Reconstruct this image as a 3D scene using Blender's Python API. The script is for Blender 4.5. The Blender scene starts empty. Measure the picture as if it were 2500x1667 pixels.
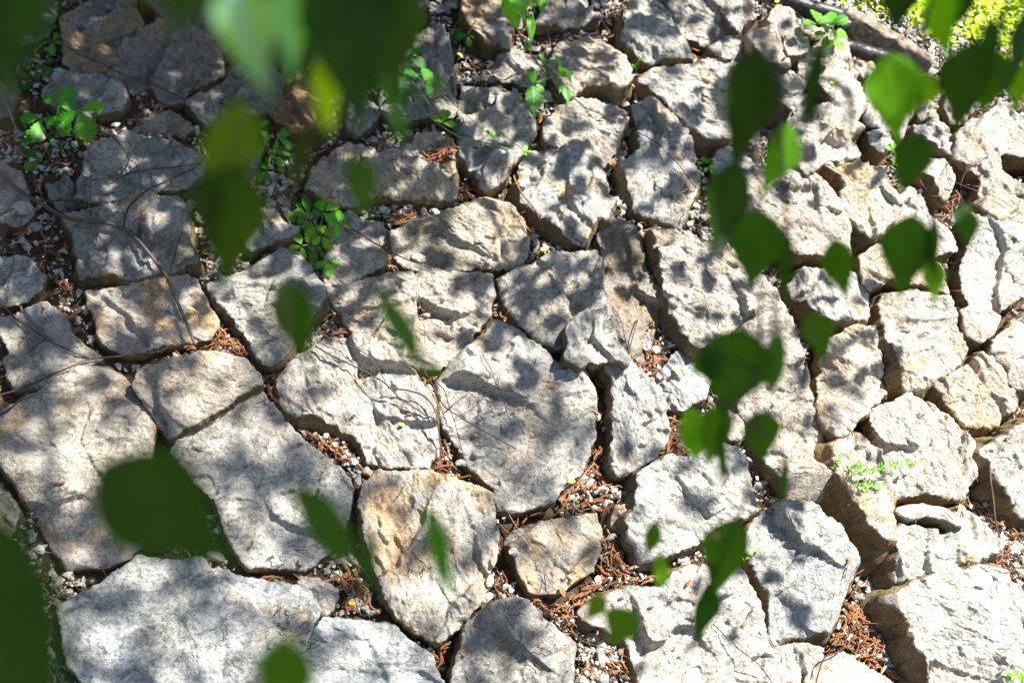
import bpy, math, random
import numpy as np
from mathutils import Matrix, Vector

# ---------------------------------------------------------------- camera, sky, sun, exposure
SC = bpy.context.scene
COL = SC.collection
PITCH = math.radians(35.0)
CAM_LOC = np.array([0.0, 0.0, 2.6])
cam_data = bpy.data.cameras.new('camera')
cam = bpy.data.objects.new('camera', cam_data); COL.objects.link(cam)
cam.location = CAM_LOC; cam.rotation_euler = (math.pi/2-PITCH, 0, 0)
cam_data.lens = 50; cam_data.sensor_width = 36; cam_data.clip_end = 500; cam_data.clip_start = 0.02
cam_data.dof.use_dof = True; cam_data.dof.focus_distance = 3.95; cam_data.dof.aperture_fstop = 5.6
SC.camera = cam
# camera axes in the world
RC = np.array([[1, 0, 0], [0, math.sin(PITCH), math.cos(PITCH)], [0, -math.cos(PITCH), math.sin(PITCH)]]).T
# columns: right, up, back
RC = np.stack([[1, 0, 0], [0, math.sin(PITCH), math.cos(PITCH)], [0, -math.cos(PITCH), math.sin(PITCH)]], axis=1)
def c2w(p): return np.asarray(p) @ RC.T + CAM_LOC
def w2c(p): return (np.asarray(p) - CAM_LOC) @ RC

SUN_C = np.array([0.54, 0.65, 0.50]); SUN_C /= np.linalg.norm(SUN_C)
SUN = RC @ SUN_C
elev = math.asin(SUN[2]); azi = math.atan2(SUN[0], SUN[1])
world = bpy.data.worlds.new('World'); SC.world = world; world.use_nodes = True
wn = world.node_tree; bg = wn.nodes['Background']
sky = wn.nodes.new('ShaderNodeTexSky'); sky.sky_type = 'NISHITA'; sky.sun_disc = False
sky.sun_elevation = elev; sky.sun_rotation = azi
wn.links.new(sky.outputs[0], bg.inputs[0]); bg.inputs[1].default_value = 0.055
sl = bpy.data.lights.new('sun', 'SUN'); sl.energy = 5.0; sl.angle = math.radians(0.53); sl.color = (1.0, 0.955, 0.885)
so = bpy.data.objects.new('sun', sl); COL.objects.link(so)
so.rotation_euler = Vector(SUN).to_track_quat('Z', 'Y').to_euler(); so.location = (0, 0, 20)
SC.view_settings.view_transform = 'Standard'; SC.view_settings.look = 'None'
SC.view_settings.gamma = 1.0; SC.view_settings.exposure = 1.64
SC.render.engine = 'CYCLES'

# ---------------------------------------------------------------- the bank's own frame
N_C = np.array([0.20, 0.38, 0.90]); N_C /= np.linalg.norm(N_C)
P0_C = np.array([0, 0, -4.0])
U_C = np.array([1, 0, 0]) - N_C[0]*N_C; U_C /= np.linalg.norm(U_C)
V_C = np.cross(N_C, U_C)
BU, BV, BN = RC @ U_C, RC @ V_C, RC @ N_C
B0 = c2w(P0_C)
BANK = Matrix(((BU[0], BV[0], BN[0], B0[0]), (BU[1], BV[1], BN[1], B0[1]), (BU[2], BV[2], BN[2], B0[2]), (0, 0, 0, 1)))
KPX = 36/50/2500
def ray(s):
    s = np.atleast_2d(np.asarray(s, float))
    return np.stack([(s[:, 0]-1250)*KPX, -(s[:, 1]-833.5)*KPX, -np.ones(len(s))], 1)
def s2uv(s, h=0.0):          # a point of the photograph -> bank coordinates on the level h
    d = ray(s); t = (h + N_C @ P0_C) / (d @ N_C)
    p = d*t[:, None] - P0_C
    return np.stack([p @ U_C, p @ V_C], 1)
def T(c, r, pts): return [(600*c + x*0.29787, 400*r + y*0.29787) for x, y in pts]
def F(pts): return [(x*1.06293, y*1.06293) for x, y in pts]
def b2w(p):
    p = np.asarray(p, float)
    return p[..., 0:1]*BU + p[..., 1:2]*BV + p[..., 2:3]*BN + B0
UPB = np.array([BU[2], BV[2], BN[2]])     # world up in bank coordinates
SUNB = np.array([SUN @ BU, SUN @ BV, SUN @ BN])

rng = np.random.default_rng(7); random.seed(7)

# ---------------------------------------------------------------- noise
_perm = rng.permutation(4096).astype(np.int64)
_grad = rng.normal(size=(4096, 3)); _grad /= np.linalg.norm(_grad, axis=1)[:, None]
def pn(p):
    p = np.asarray(p, float); i = np.floor(p).astype(np.int64); f = p - i
    w = f*f*f*(f*(f*6-15)+10); out = np.zeros(len(p))
    for dx in (0, 1):
        for dy in (0, 1):
            for dz in (0, 1):
                h = _perm[(_perm[(_perm[(i[:, 0]+dx) & 4095] + i[:, 1]+dy) & 4095] + i[:, 2]+dz) & 4095]
                g = _grad[h]
                v = g[:, 0]*(f[:, 0]-dx) + g[:, 1]*(f[:, 1]-dy) + g[:, 2]*(f[:, 2]-dz)
                wx = w[:, 0] if dx else 1-w[:, 0]; wy = w[:, 1] if dy else 1-w[:, 1]; wz = w[:, 2] if dz else 1-w[:, 2]
                out += v*wx*wy*wz
    return out*1.6
def fbm(p, octv=4, gain=0.5, lac=2.03):
    s = 0; a = 1
    for k in range(octv): s = s + a*pn(p*lac**k + 17.3*k); a *= gain
    return s
def ridge(p, octv=3, gain=0.5):
    s = 0; a = 1
    for k in range(octv): s = s + a*(1-2*np.abs(pn(p*2.1**k + 9.1*k))); a *= gain
    return s

# ---------------------------------------------------------------- object helpers
def mesh_from(name, V, quads=None, tris=None, mats=(), smooth=True, attrs=None):
    me = bpy.data.meshes.new(name)
    nq = 0 if quads is None else len(quads); nt = 0 if tris is None else len(tris)
    me.vertices.add(len(V)); me.vertices.foreach_set('co', np.asarray(V, np.float32).ravel())
    loops = []
    if nq: loops.append(np.asarray(quads, np.int32).ravel())
    if nt: loops.append(np.asarray(tris, np.int32).ravel())
    loops = np.concatenate(loops)
    me.loops.add(len(loops)); me.loops.foreach_set('vertex_index', loops)
    me.polygons.add(nq+nt)
    st = np.concatenate([np.arange(nq)*4, nq*4+np.arange(nt)*3]).astype(np.int32)
    me.polygons.foreach_set('loop_start', st)
    try: me.polygons.foreach_set('loop_total', np.concatenate([np.full(nq, 4), np.full(nt, 3)]).astype(np.int32))
    except Exception: pass
    me.polygons.foreach_set('use_smooth', np.full(nq+nt, smooth))
    for m in mats: me.materials.append(m)
    if attrs:
        for k, a in attrs.items():
            at = me.attributes.new(k, 'FLOAT', 'POINT'); at.data.foreach_set('value', np.asarray(a, np.float32))
    me.update(calc_edges=True); me.validate()
    return me
def link(name, data, parent=None, mw=None):
    o = bpy.data.objects.new(name, data); COL.objects.link(o)
    if mw is not None: o.matrix_world = mw
    if parent is not None: o.parent = parent
    return o
def tag(o, label=None, cat=None, group=None, kind=None):
    if label: o['label'] = label
    if cat: o['category'] = cat
    if group: o['group'] = group
    if kind: o['kind'] = kind
    return o
def tube(P, R, n=7, phase=0.0):
    P = np.asarray(P, float); m = len(P); R = np.broadcast_to(np.asarray(R, float), (m,))
    t = np.gradient(P, axis=0); t /= np.linalg.norm(t, axis=1)[:, None]+1e-12
    ref = np.array([0.31, 0.2, 0.93])
    a = np.cross(t, ref); a /= np.linalg.norm(a, axis=1)[:, None]+1e-9; b = np.cross(t, a)
    ang = np.arange(n)/n*2*math.pi + phase
    V = P[:, None, :] + R[:, None, None]*(np.cos(ang)[None, :, None]*a[:, None, :] + np.sin(ang)[None, :, None]*b[:, None, :])
    V = V.reshape(-1, 3)
    i = np.arange(m-1)[:, None]*n; j = np.arange(n)[None, :]; k = (j+1) % n
    q = np.stack([i+j, i+k, i+n+k, i+n+j], -1).reshape(-1, 4)
    V = np.vstack([V, P[0], P[-1]])
    tr = np.array([[m*n, (x+1) % n, x] for x in range(n)] + [[m*n+1, (m-1)*n+x, (m-1)*n+(x+1) % n] for x in range(n)])
    return V, q, tr
class Bag:
    def __init__(s): s.V = []; s.Q = []; s.Tr = []; s.n = 0; s.A = []
    def add(s, V, q=None, t=None, a=None):
        V = np.asarray(V); s.V.append(V)
        if q is not None and len(q): s.Q.append(np.asarray(q)+s.n)
        if t is not None and len(t): s.Tr.append(np.asarray(t)+s.n)
        s.A.append(np.full(len(V), 0.0 if a is None else a)); s.n += len(V)
    def mesh(s, name, mats, smooth=True):
        return mesh_from(name, np.vstack(s.V), np.vstack(s.Q) if s.Q else None, np.vstack(s.Tr) if s.Tr else None, mats, smooth, {'var': np.concatenate(s.A)})
def spline(P, step):
    P = np.asarray(P, float); n = len(P)
    if n < 3:
        L = np.linalg.norm(P[1]-P[0]); m = max(2, int(L/step)+1); t = np.linspace(0, 1, m)[:, None]; return P[0]*(1-t)+P[1]*t
    E = np.vstack([2*P[0]-P[1], P, 2*P[-1]-P[-2]]); out = []
    for i in range(n-1):
        p0, p1, p2, p3 = E[i:i+4]; m = max(2, int(np.linalg.norm(p2-p1)/step)+1)
        t = np.linspace(0, 1, m, endpoint=False)[:, None]
        out.append(0.5*((2*p1)+(-p0+p2)*t+(2*p0-5*p1+4*p2-p3)*t**2+(-p0+3*p1-3*p2+p3)*t**3))
    return np.vstack(out+[P[-1:]])

# ---------------------------------------------------------------- materials
class NT:
    def __init__(s, name):
        s.m = bpy.data.materials.new(name); s.m.use_nodes = True; s.t = s.m.node_tree; s.t.nodes.clear()
        s.out = s.t.nodes.new('ShaderNodeOutputMaterial')
    def n(s, typ, ins=None, **kw):
        d = s.t.nodes.new(typ)
        for k, v in kw.items(): setattr(d, k, v)
        for k, v in (ins or {}).items():
            i = d.inputs[k]
            if isinstance(v, bpy.types.NodeSocket): s.t.links.new(v, i)
            else: i.default_value = v
        return d
    def noise(s, vec, scale, detail=4, rough=0.5, dist=0.0):
        return s.n('ShaderNodeTexNoise', {'Vector': vec, 'Scale': scale, 'Detail': detail, 'Roughness': rough, 'Distortion': dist}).outputs['Fac']
    def ramp(s, fac, a, b, va=0.0, vb=1.0):
        return s.n('ShaderNodeMapRange', {'Value': fac, 'From Min': a, 'From Max': b, 'To Min': va, 'To Max': vb}).outputs[0]
    def mix(s, fac, a, b, mode='MIX'):
        d = s.n('ShaderNodeMix', data_type='RGBA', blend_type=mode)
        for k, v in ((0, fac), (6, a), (7, b)):
            if isinstance(v, bpy.types.NodeSocket): s.t.links.new(v, d.inputs[k])
            else: d.inputs[k].default_value = v if k == 0 else (*v, 1)
        return d.outputs[2]
    def math(s, op, a, b=0.0):
        d = s.n('ShaderNodeMath', operation=op)
        for k, v in ((0, a), (1, b)):
            if isinstance(v, bpy.types.NodeSocket): s.t.links.new(v, d.inputs[k])
            else: d.inputs[k].default_value = v
        return d.outputs[0]
    def attr(s, name): return s.n('ShaderNodeAttribute', attribute_name=name).outputs['Fac']
    def coords(s, rnd=True):
        tc = s.n('ShaderNodeTexCoord').outputs['Object']
        if not rnd: return tc
        oi = s.n('ShaderNodeObjectInfo').outputs['Random']
        off = s.n('ShaderNodeCombineXYZ', {0: s.math('MULTIPLY', oi, 37.0), 1: s.math('MULTIPLY', oi, 91.0), 2: s.math('MULTIPLY', oi, 13.0)}).outputs[0]
        return s.n('ShaderNodeVectorMath', {0: tc, 1: off}, operation='ADD').outputs[0]
    def bump(s, h, strength, dist, nrm=None):
        d = {'Height': h, 'Strength': strength, 'Distance': dist}
        if nrm is not None: d['Normal'] = nrm
        return s.n('ShaderNodeBump', d).outputs[0]
    def principled(s, col, rough=0.9, nrm=None, spec=0.2):
        d = {'Base Color': col, 'Roughness': rough, 'Specular IOR Level': spec}
        if nrm is not None: d['Normal'] = nrm
        p = s.n('ShaderNodeBsdfPrincipled', d); return p.outputs[0]
    def done(s, sh): s.t.links.new(sh, s.out.inputs['Surface']); return s.m

def stone_material():
    a = NT('weathered_limestone'); v = a.coords()
    oi = a.n('ShaderNodeObjectInfo')
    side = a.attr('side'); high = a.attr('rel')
    n1 = a.noise(v, 4.5, 6, 0.55, 0.4); n2 = a.noise(v, 14.0, 6, 0.6, 0.3)
    sp = a.noise(v, 95.0, 6, 0.72); sp2 = a.noise(v, 240.0, 3, 0.7); och = a.noise(v, 7.0, 5, 0.6, 0.8)
    c = a.mix(a.ramp(n1, 0.38, 0.62), (0.39, 0.385, 0.375), (0.55, 0.51, 0.435))
    c = a.mix(a.ramp(n2, 0.52, 0.68, 0.0, 0.55), c, (0.66, 0.63, 0.58))
    c = a.mix(a.ramp(n2, 0.47, 0.32, 0.0, 0.75), c, (0.22, 0.215, 0.185))
    n3 = a.noise(v, 38.0, 5, 0.65, 0.5)
    c = a.mix(a.ramp(n3, 0.50, 0.34, 0.0, 0.6), c, (0.17, 0.16, 0.13))
    c = a.mix(a.ramp(n3, 0.56, 0.68, 0.0, 0.35), c, (0.68, 0.655, 0.61))
    warm = a.noise(v, 3.2, 4, 0.6)
    c = a.mix(a.ramp(warm, 0.50, 0.66, 0.0, 0.32), c, (0.47, 0.40, 0.29))
    # lichen and dirt speckle
    lich = a.noise(v, 9.0, 4, 0.6)
    spk = a.math('MULTIPLY', a.ramp(sp, 0.53, 0.38), a.ramp(lich, 0.36, 0.62, 0.35, 1.0))
    c = a.mix(a.math('MULTIPLY', spk, 0.75), c, (0.10, 0.10, 0.085))
    c = a.mix(a.ramp(sp2, 0.60, 0.74, 0.0, 0.5), c, (0.72, 0.70, 0.66))
    # ochre iron stain: amount is the object's own
    oa = a.n('ShaderNodeSeparateColor', {0: oi.outputs['Color']})
    amt = oi.outputs['Alpha']
    of = a.math('MULTIPLY', a.ramp(a.math('ADD', och, a.math('MULTIPLY', amt, 0.24)), 0.60, 0.74), 0.65)
    c = a.mix(of, c, a.mix(a.ramp(sp, 0.4, 0.6), (0.36, 0.21, 0.07), (0.56, 0.41, 0.22)))
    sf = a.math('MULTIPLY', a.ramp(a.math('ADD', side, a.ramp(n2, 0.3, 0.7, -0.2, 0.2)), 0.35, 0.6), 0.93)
    sc = a.mix(a.ramp(och, 0.4, 0.65), a.mix(a.ramp(n2, 0.35, 0.65), (0.10, 0.078, 0.04), (0.22, 0.175, 0.10)), (0.29, 0.19, 0.075))  # flank colour: ochre weathering, with the flanks' shade darkened into it
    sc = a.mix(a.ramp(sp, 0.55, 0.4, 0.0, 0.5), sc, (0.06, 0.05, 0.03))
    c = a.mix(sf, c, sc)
    # moss tint in the damp places
    ms = a.noise(v, 5.5, 5, 0.65)
    c = a.mix(a.math('MULTIPLY', a.ramp(ms, 0.46, 0.62), oa.outputs[2]), c, (0.13, 0.14, 0.05))
    # hairline cracks
    w = a.n('ShaderNodeVectorMath', {0: v, 1: a.n('ShaderNodeVectorMath', {0: a.n('ShaderNodeTexNoise', {'Vector': v, 'Scale': 9.0, 'Detail': 5}).outputs['Color'], 1: (0.16, 0.16, 0.16)}, operation='MULTIPLY').outputs[0]}, operation='ADD').outputs[0]
    vo = a.n('ShaderNodeTexVoronoi', {'Vector': w, 'Scale': 5.0}, feature='DISTANCE_TO_EDGE').outputs['Distance']
    cr = a.math('MULTIPLY', a.ramp(vo, 0.012, 0.003), a.ramp(a.noise(v, 6.0, 2), 0.6, 0.66))
    c = a.mix(a.math('MULTIPLY', cr, 0.8), c, (0.06, 0.05, 0.035))
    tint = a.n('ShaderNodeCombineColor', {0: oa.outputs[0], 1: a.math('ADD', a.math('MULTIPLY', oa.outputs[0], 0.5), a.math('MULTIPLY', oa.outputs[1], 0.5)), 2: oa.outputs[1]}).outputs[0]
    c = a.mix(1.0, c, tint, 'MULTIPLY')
    bh = a.math('ADD', a.math('MULTIPLY', a.noise(v, 55.0, 7, 0.68, 0.2), 1.0), a.math('MULTIPLY', cr, -0.35))
    b1 = a.bump(bh, 0.9, 0.018)
    b2 = a.bump(sp, 0.6, 0.0035, b1)
    return a.done(a.principled(c, 0.93, b2, 0.15))
def simple(name, cols, scale=30, rough=0.85, bs=0.5, bd=0.003, spec=0.2, use_var=True, rnd=True, bscale=60):
    a = NT(name); v = a.coords(rnd)
    n = a.noise(v, scale, 5, 0.6)
    c = a.mix(a.ramp(n, 0.35, 0.65), cols[0], cols[1])
    if use_var and len(cols) > 2: c = a.mix(a.attr('var'), c, cols[2])
    return a.done(a.principled(c, rough, a.bump(a.noise(v, bscale, 5, 0.6), bs, bd), spec))
def leaf_material(name, col, trans, rough=0.45, tf=0.45, spec=0.5, vein=True):
    a = NT(name); v = a.coords()
    oi = a.n('ShaderNodeObjectInfo')
    n = a.noise(v, 60, 4, 0.6)
    c = a.mix(a.ramp(n, 0.3, 0.7), tuple(x*0.75 for x in col), tuple(x*1.25 for x in col))
    t = a.mix(a.ramp(n, 0.3, 0.7), tuple(x*0.8 for x in trans), tuple(x*1.15 for x in trans))
    vr = a.attr('var')
    if vein:
        c = a.mix(a.math('MULTIPLY', vr, 0.5), c, tuple(min(1, x*2.2+0.02) for x in col))
        t = a.mix(a.math('MULTIPLY', vr, 0.4), t, tuple(x*0.5 for x in trans))
    c = a.mix(1.0, c, oi.outputs['Color'], 'MULTIPLY'); t = a.mix(1.0, t, oi.outputs['Color'], 'MULTIPLY')
    b = a.bump(a.noise(v, 400, 2), 0.15, 0.001)
    p = a.principled(c, rough, b, spec)
    tr = a.n('ShaderNodeBsdfTranslucent', {'Color': t}).outputs[0]
    return a.done(a.n('ShaderNodeMixShader', {0: tf, 1: p, 2: tr}).outputs[0])
M_STONE = stone_material()
def gravel_material():
    a = NT('pale_gravel'); v = a.coords(False)
    vr = a.attr('var'); n = a.noise(v, 90, 5, 0.65)
    c = a.mix(vr, (0.20, 0.19, 0.15), (0.58, 0.56, 0.51))
    c = a.mix(a.ramp(n, 0.52, 0.38, 0, 0.6), c, (0.16, 0.13, 0.09))
    return a.done(a.principled(c, 0.9, a.bump(n, 0.5, 0.002), 0.2))
M_GRAVEL = gravel_material()
M_SOIL = simple('dark_soil', [(0.045, 0.03, 0.018), (0.12, 0.085, 0.05)], 40, 0.95, 1.0, 0.01, 0.1, False, False, 90)
M_CATKIN = simple('russet_catkins', [(0.19, 0.075, 0.032), (0.36, 0.165, 0.075), (0.12, 0.06, 0.035)], 120, 0.85, 0.8, 0.002, 0.15, True, False, 500)
M_TWIG = simple('red_brown_bark', [(0.028, 0.016, 0.014), (0.08, 0.042, 0.032), (0.12, 0.08, 0.06)], 60, 0.6, 0.5, 0.001, 0.4, True, True, 300)
M_DEAD = simple('dry_leaf', [(0.22, 0.10, 0.05), (0.42, 0.23, 0.12)], 60, 0.7, 0.4, 0.001, 0.3, False)
M_YELLOW = simple('yellow_leaf', [(0.55, 0.42, 0.04), (0.7, 0.55, 0.1)], 60, 0.6, 0.4, 0.001, 0.3, False)
M_PLASTIC = simple('black_plastic', [(0.012, 0.012, 0.015), (0.04, 0.04, 0.045)], 60, 0.35, 0.8, 0.006, 0.5, False)
M_TIMBER = simple('weathered_timber', [(0.10, 0.065, 0.045), (0.30, 0.25, 0.21)], 40, 0.85, 0.8, 0.006, 0.2, False)
M_BARK = simple('tree_bark', [(0.10, 0.08, 0.06), (0.2, 0.17, 0.13)], 20, 0.9, 0.8, 0.01, 0.2, False)
M_HANG = leaf_material('hanging_leaf', (0.019, 0.056, 0.0012), (0.11, 0.33, 0.0012), 0.5, 0.55, 0.25)
M_CANOPY = leaf_material('crown_leaf', (0.03, 0.09, 0.008), (0.06, 0.18, 0.005), 0.5, 0.3, 0.4, False)
M_STRAW = leaf_material('strawberry_leaf', (0.06, 0.24, 0.015), (0.18, 0.52, 0.02), 0.45, 0.4, 0.4)
M_STEMG = simple('green_stem', [(0.12, 0.24, 0.04), (0.2, 0.36, 0.06)], 60, 0.5, 0.2, 0.001, 0.4, False)
M_COVER = leaf_material('ground_cover_leaf', (0.34, 0.48, 0.02), (0.5, 0.62, 0.02), 0.5, 0.35, 0.3, False)

# ---------------------------------------------------------------- height map of the laid stones (for draping things on them)
HU0, HV0, HS = -3.2, -2.6, 0.01
HNU, HNV = 660, 560
HM = np.full((HNU, HNV), -1.0)
def hm_add(u, v, z):
    i = ((u-HU0)/HS).astype(int); j = ((v-HV0)/HS).astype(int)
    k = (i >= 0) & (i < HNU) & (j >= 0) & (j < HNV)
    np.maximum.at(HM, (i[k], j[k]), z[k])
def hm_get(u, v):
    i = np.clip(((np.asarray(u)-HU0)/HS).astype(int), 0, HNU-1); j = np.clip(((np.asarray(v)-HV0)/HS).astype(int), 0, HNV-1)
    return HM[i, j]
def inside(P, poly):
    x, y = P[:, 0], P[:, 1]; r = np.zeros(len(P), bool); n = len(poly)
    for i in range(n):
        x1, y1 = poly[i]; x2, y2 = poly[(i+1) % n]
        c = ((y1 > y) != (y2 > y)); xi = (x2-x1)*(y-y1)/((y2-y1) if y2 != y1 else 1e-12)+x1
        r ^= c & (x < xi)
    return r
def ground_z(u, v):      # soil between the stones; falls away beyond the crest of the bank
    u = np.atleast_1d(np.asarray(u, float)); v = np.atleast_1d(np.asarray(v, float))
    d = (u-CR0[0])*CRN[0] + (v-CR0[1])*CRN[1]
    s = np.clip(d, 0, None); P = np.stack([u*4, v*4, u*0], 1)
    r_ = 0.017 + 0.034/(1+np.exp((u-0.58)/0.10)) + 0.012*fbm(P, 3) - 0.42*s**2/(s+0.15)
    return r_ if len(r_) > 1 else float(r_[0])
_c = s2uv(F([(1690, -25), (2352, 240)]), 0.0); CR0 = _c[0]; _t = _c[1]-_c[0]; _t /= np.linalg.norm(_t)
CRN = np.array([-_t[1], _t[0]]); CRT = _t

STONES = []
def polyresample(P, n, rough_amp, seed):
    P = np.asarray(P, float)
    area = 0.5*np.sum(P[:, 0]*np.roll(P[:, 1], -1)-np.roll(P[:, 0], -1)*P[:, 1])
    if area < 0: P = P[::-1]
    # light corner cutting keeps the corners but not as points
    Q = []
    for i in range(len(P)):
        a, b, c = P[i-1], P[i], P[(i+1) % len(P)]
        l1 = np.linalg.norm(a-b); l2 = np.linalg.norm(c-b); r = min(0.003, l1*0.2, l2*0.2)
        Q += [b+(a-b)/l1*r, b*0.75+0.125*((b+(a-b)/l1*r)+(b+(c-b)/l2*r)), b+(c-b)/l2*r]
    Q = np.array(Q); seg = np.linalg.norm(np.roll(Q, -1, 0)-Q, axis=1); L = np.concatenate([[0], np.cumsum(seg)])
    t = np.arange(n)/n*L[-1]; Qc = np.vstack([Q, Q[:1]])
    R = np.stack([np.interp(t, L, Qc[:, 0]), np.interp(t, L, Qc[:, 1])], 1)
    nt = np.roll(R, -1, 0)-np.roll(R, 1, 0); nt /= np.linalg.norm(nt, axis=1)[:, None]+1e-9
    out = np.stack([nt[:, 1], -nt[:, 0]], 1)
    P3 = np.c_[R, np.full(n, seed*3.7)]
    d = rough_amp*(1.0*pn(P3*11)+0.8*pn(P3*27)+0.55*pn(P3*60)+0.3*pn(P3*130))
    return R+out*d[:, None], out, L[-1]
def stone(poly_s, label, H=0.085, tint=(1, 1), och=0.0, moss=0.0, name='limestone_block', cat='stone', group='limestone blocks set into the bank', uv=None, seed=None, res=1.0, rough=1.0, depth=0.04, tilt=None, flare=0.0, groove=0):
    i = len(STONES)+1 if seed is None else seed
    r = np.random.default_rng(100+i)
    P = s2uv(poly_s, H) if uv is None else np.asarray(uv)
    n = int(np.clip(6.2*math.sqrt(abs(0.5*np.sum(P[:, 0]*np.roll(P[:, 1], -1)-np.roll(P[:, 0], -1)*P[:, 1])))/0.0050*res, 60, 420))
    R, out, L = polyresample(P, n, 0.0075*min(1, rough), i); R = R+out*0.0065
    c = R.mean(0)
    size = np.linalg.norm(R-c, axis=1).mean()
    m = max(10, int(n/6.2*1.15))
    s = 1-(1-np.linspace(0.02, 1, m))**1.25
    XY = c + s[:, None, None]*(R-c)[None]
    XY = XY.reshape(-1, 2); S = np.repeat(s, n)
    # distance to the rim, metres (approx.)
    rim = (1-S)*np.tile(np.linalg.norm(R-c, axis=1), m)
    q = XY-c; P3 = np.c_[XY, np.full(len(XY), i*5.31)]
    wob = np.stack([fbm(P3*9, 2), fbm(P3*9+50, 2)], 1)*0.02
    # broken facets
    K = int(np.clip(size*size*3.1/0.017, 4, 40)); sd = c + r.uniform(-1, 1, (K, 2))*np.abs(R-c).max(0)
    g = r.normal(0, 0.14*rough, (K, 2)); off = r.normal(0, 0.0048*rough, K)
    D = np.linalg.norm((XY+wob)[:, None, :]-sd[None], axis=2)+r.uniform(0, .02, K)[None]
    D -= D.min(1)[:, None]; W = np.exp(-D/0.0025); W /= W.sum(1)[:, None]
    fac = (W*(off[None]+((XY[:, None, :]-sd[None])*g[None]).sum(2))).sum(1)
    ang = r.uniform(0, math.pi); ca, sa = math.cos(ang), math.sin(ang)
    # small chips, a second generation of facets stretched along the bedding
    K2 = int(np.clip(size*size*3.1/0.0011, 12, 150)); s2 = c + r.uniform(-1, 1, (K2, 2))*np.abs(R-c).max(0)
    g2 = r.normal(0, 0.17*rough, (K2, 2)); o2 = r.normal(0, 0.0022*rough, K2)
    rot = np.array([[ca, sa], [-sa, ca]]); st = np.array([0.6, 1.0])
    wob2 = np.stack([fbm(P3*30, 2), fbm(P3*30+50, 2)], 1)*0.010
    A_ = ((XY+wob2) @ rot.T*st).astype(np.float32); B_ = (s2 @ rot.T*st).astype(np.float32)
    D2 = np.sqrt(np.maximum((A_**2).sum(1)[:, None]+(B_**2).sum(1)[None]-2*A_ @ B_.T, 0))
    D2 -= D2.min(1)[:, None]; W2 = np.exp(-D2/0.0013); W2 /= W2.sum(1)[:, None]
    fac = fac + (W2*(o2[None]+(XY @ g2.T)-(s2*g2).sum(1)[None])).sum(1)*(0.35+0.65*np.clip(fbm(P3*7+70, 2)*1.6+.6, 0, 1))
    PA = np.c_[(XY[:, 0]*ca+XY[:, 1]*sa)*0.45, -XY[:, 0]*sa+XY[:, 1]*ca, P3[:, 2]]
    z = H + fac
    z += rough*(0.004*fbm(P3*5, 2) + 0.0036*ridge(PA*15+3, 3, 0.65) - 0.003 + 0.0030*ridge(PA*34+8, 2, 0.6) + 0.0030*fbm(PA*45, 4, 0.7) + 0.0015*fbm(P3*150, 2, 0.7))
    pit = fbm(P3*24+40, 3, 0.6); z -= rough*0.005*np.clip(pit-0.45, 0, 1)
    # terraces where the bedding has split off
    low = fbm(np.c_[PA[:, :2]*3.2, P3[:, 2]], 3, 0.5); z += rough*(-0.010*(1/(1+np.exp(-(low-0.25)/0.010))) - 0.010*(1/(1+np.exp(-(low+0.42)/-0.010))))
    tl = r.normal(0, 0.045, 2) if tilt is None else np.array(tilt)
    z += q @ tl
    # chopped shoulders: planes that cut the block down towards its rim
    for k in range(r.integers(0, 3)):
        a = r.uniform(0, 2*math.pi); d = np.array([math.cos(a), math.sin(a)])
        ext = (( R-c) @ d).max(); sl_ = r.uniform(0.5, 1.5)
        pl = H+0.004 - sl_*((q @ d) - ext*r.uniform(0.82, 0.97)) + 0.006*fbm(P3*12+k*7, 2)
        z = -np.log(np.exp(-z*700)+np.exp(-pl*700)+1e-300)/700
    z -= 0.004*np.exp(-rim/0.003) + 0.002*np.exp(-rim/0.012)
    if groove: z -= groove*np.clip(pn(np.c_[XY[:, 0]*38, XY[:, 1]*5, XY[:, 0]*0])-.25, 0, .4)*2.5
    z = np.maximum(z, 0.012)
    top = np.c_[q, z]
    # sides
    ns = max(6, int((H+depth)/0.007)); zr = z[-n:]; rings = []; att = []
    for k in range(1, ns+1):
        f = k/ns; zz = zr*(1-f) - depth*f
        Pk = np.c_[R, zz]; dd = zr-zz
        o = flare*dd + 0.002*(1-np.exp(-dd/0.004)) + 0.0085*rough*fbm(np.c_[R*13, zz*20+i*3.1], 4, 0.55)*np.clip(dd/0.02, 0, 1)
        rings.append(np.c_[R+out*o[:, None]-c, zz]); att.append(np.full(n, 1.0))
    V = np.vstack([top]+rings)
    cz = top[:n].mean(0); V = np.vstack([V, cz[None]])
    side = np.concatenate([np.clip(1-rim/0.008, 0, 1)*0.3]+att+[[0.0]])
    rel = np.concatenate([z-H, np.zeros(n*ns+1)])
    tot = m+ns
    a = np.arange(tot-1)[:, None]*n; j = np.arange(n)[None]; k = (j+1) % n
    Q = np.stack([a+j, a+n+j, a+n+k, a+k], -1).reshape(-1, 4)
    tr = np.stack([np.full(n, len(V)-1), np.arange(n), (np.arange(n)+1) % n], 1)
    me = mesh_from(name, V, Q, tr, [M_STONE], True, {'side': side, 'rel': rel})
    o = link(name, me, None, BANK @ Matrix.Translation((c[0], c[1], 0)))
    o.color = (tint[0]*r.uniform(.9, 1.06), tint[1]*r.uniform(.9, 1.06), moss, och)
    tag(o, label, cat, group)
    # fill the height map
    ex = np.abs(V[:, :2]).max()
    hm_add(V[:, 0]+c[0], V[:, 1]+c[1], V[:, 2])
    STONES.append((R, H)); return o
# ---------------------------------------------------------------- the limestone blocks
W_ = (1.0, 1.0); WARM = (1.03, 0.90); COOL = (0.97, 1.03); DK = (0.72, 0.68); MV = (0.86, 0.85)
S_ = stone
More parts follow.
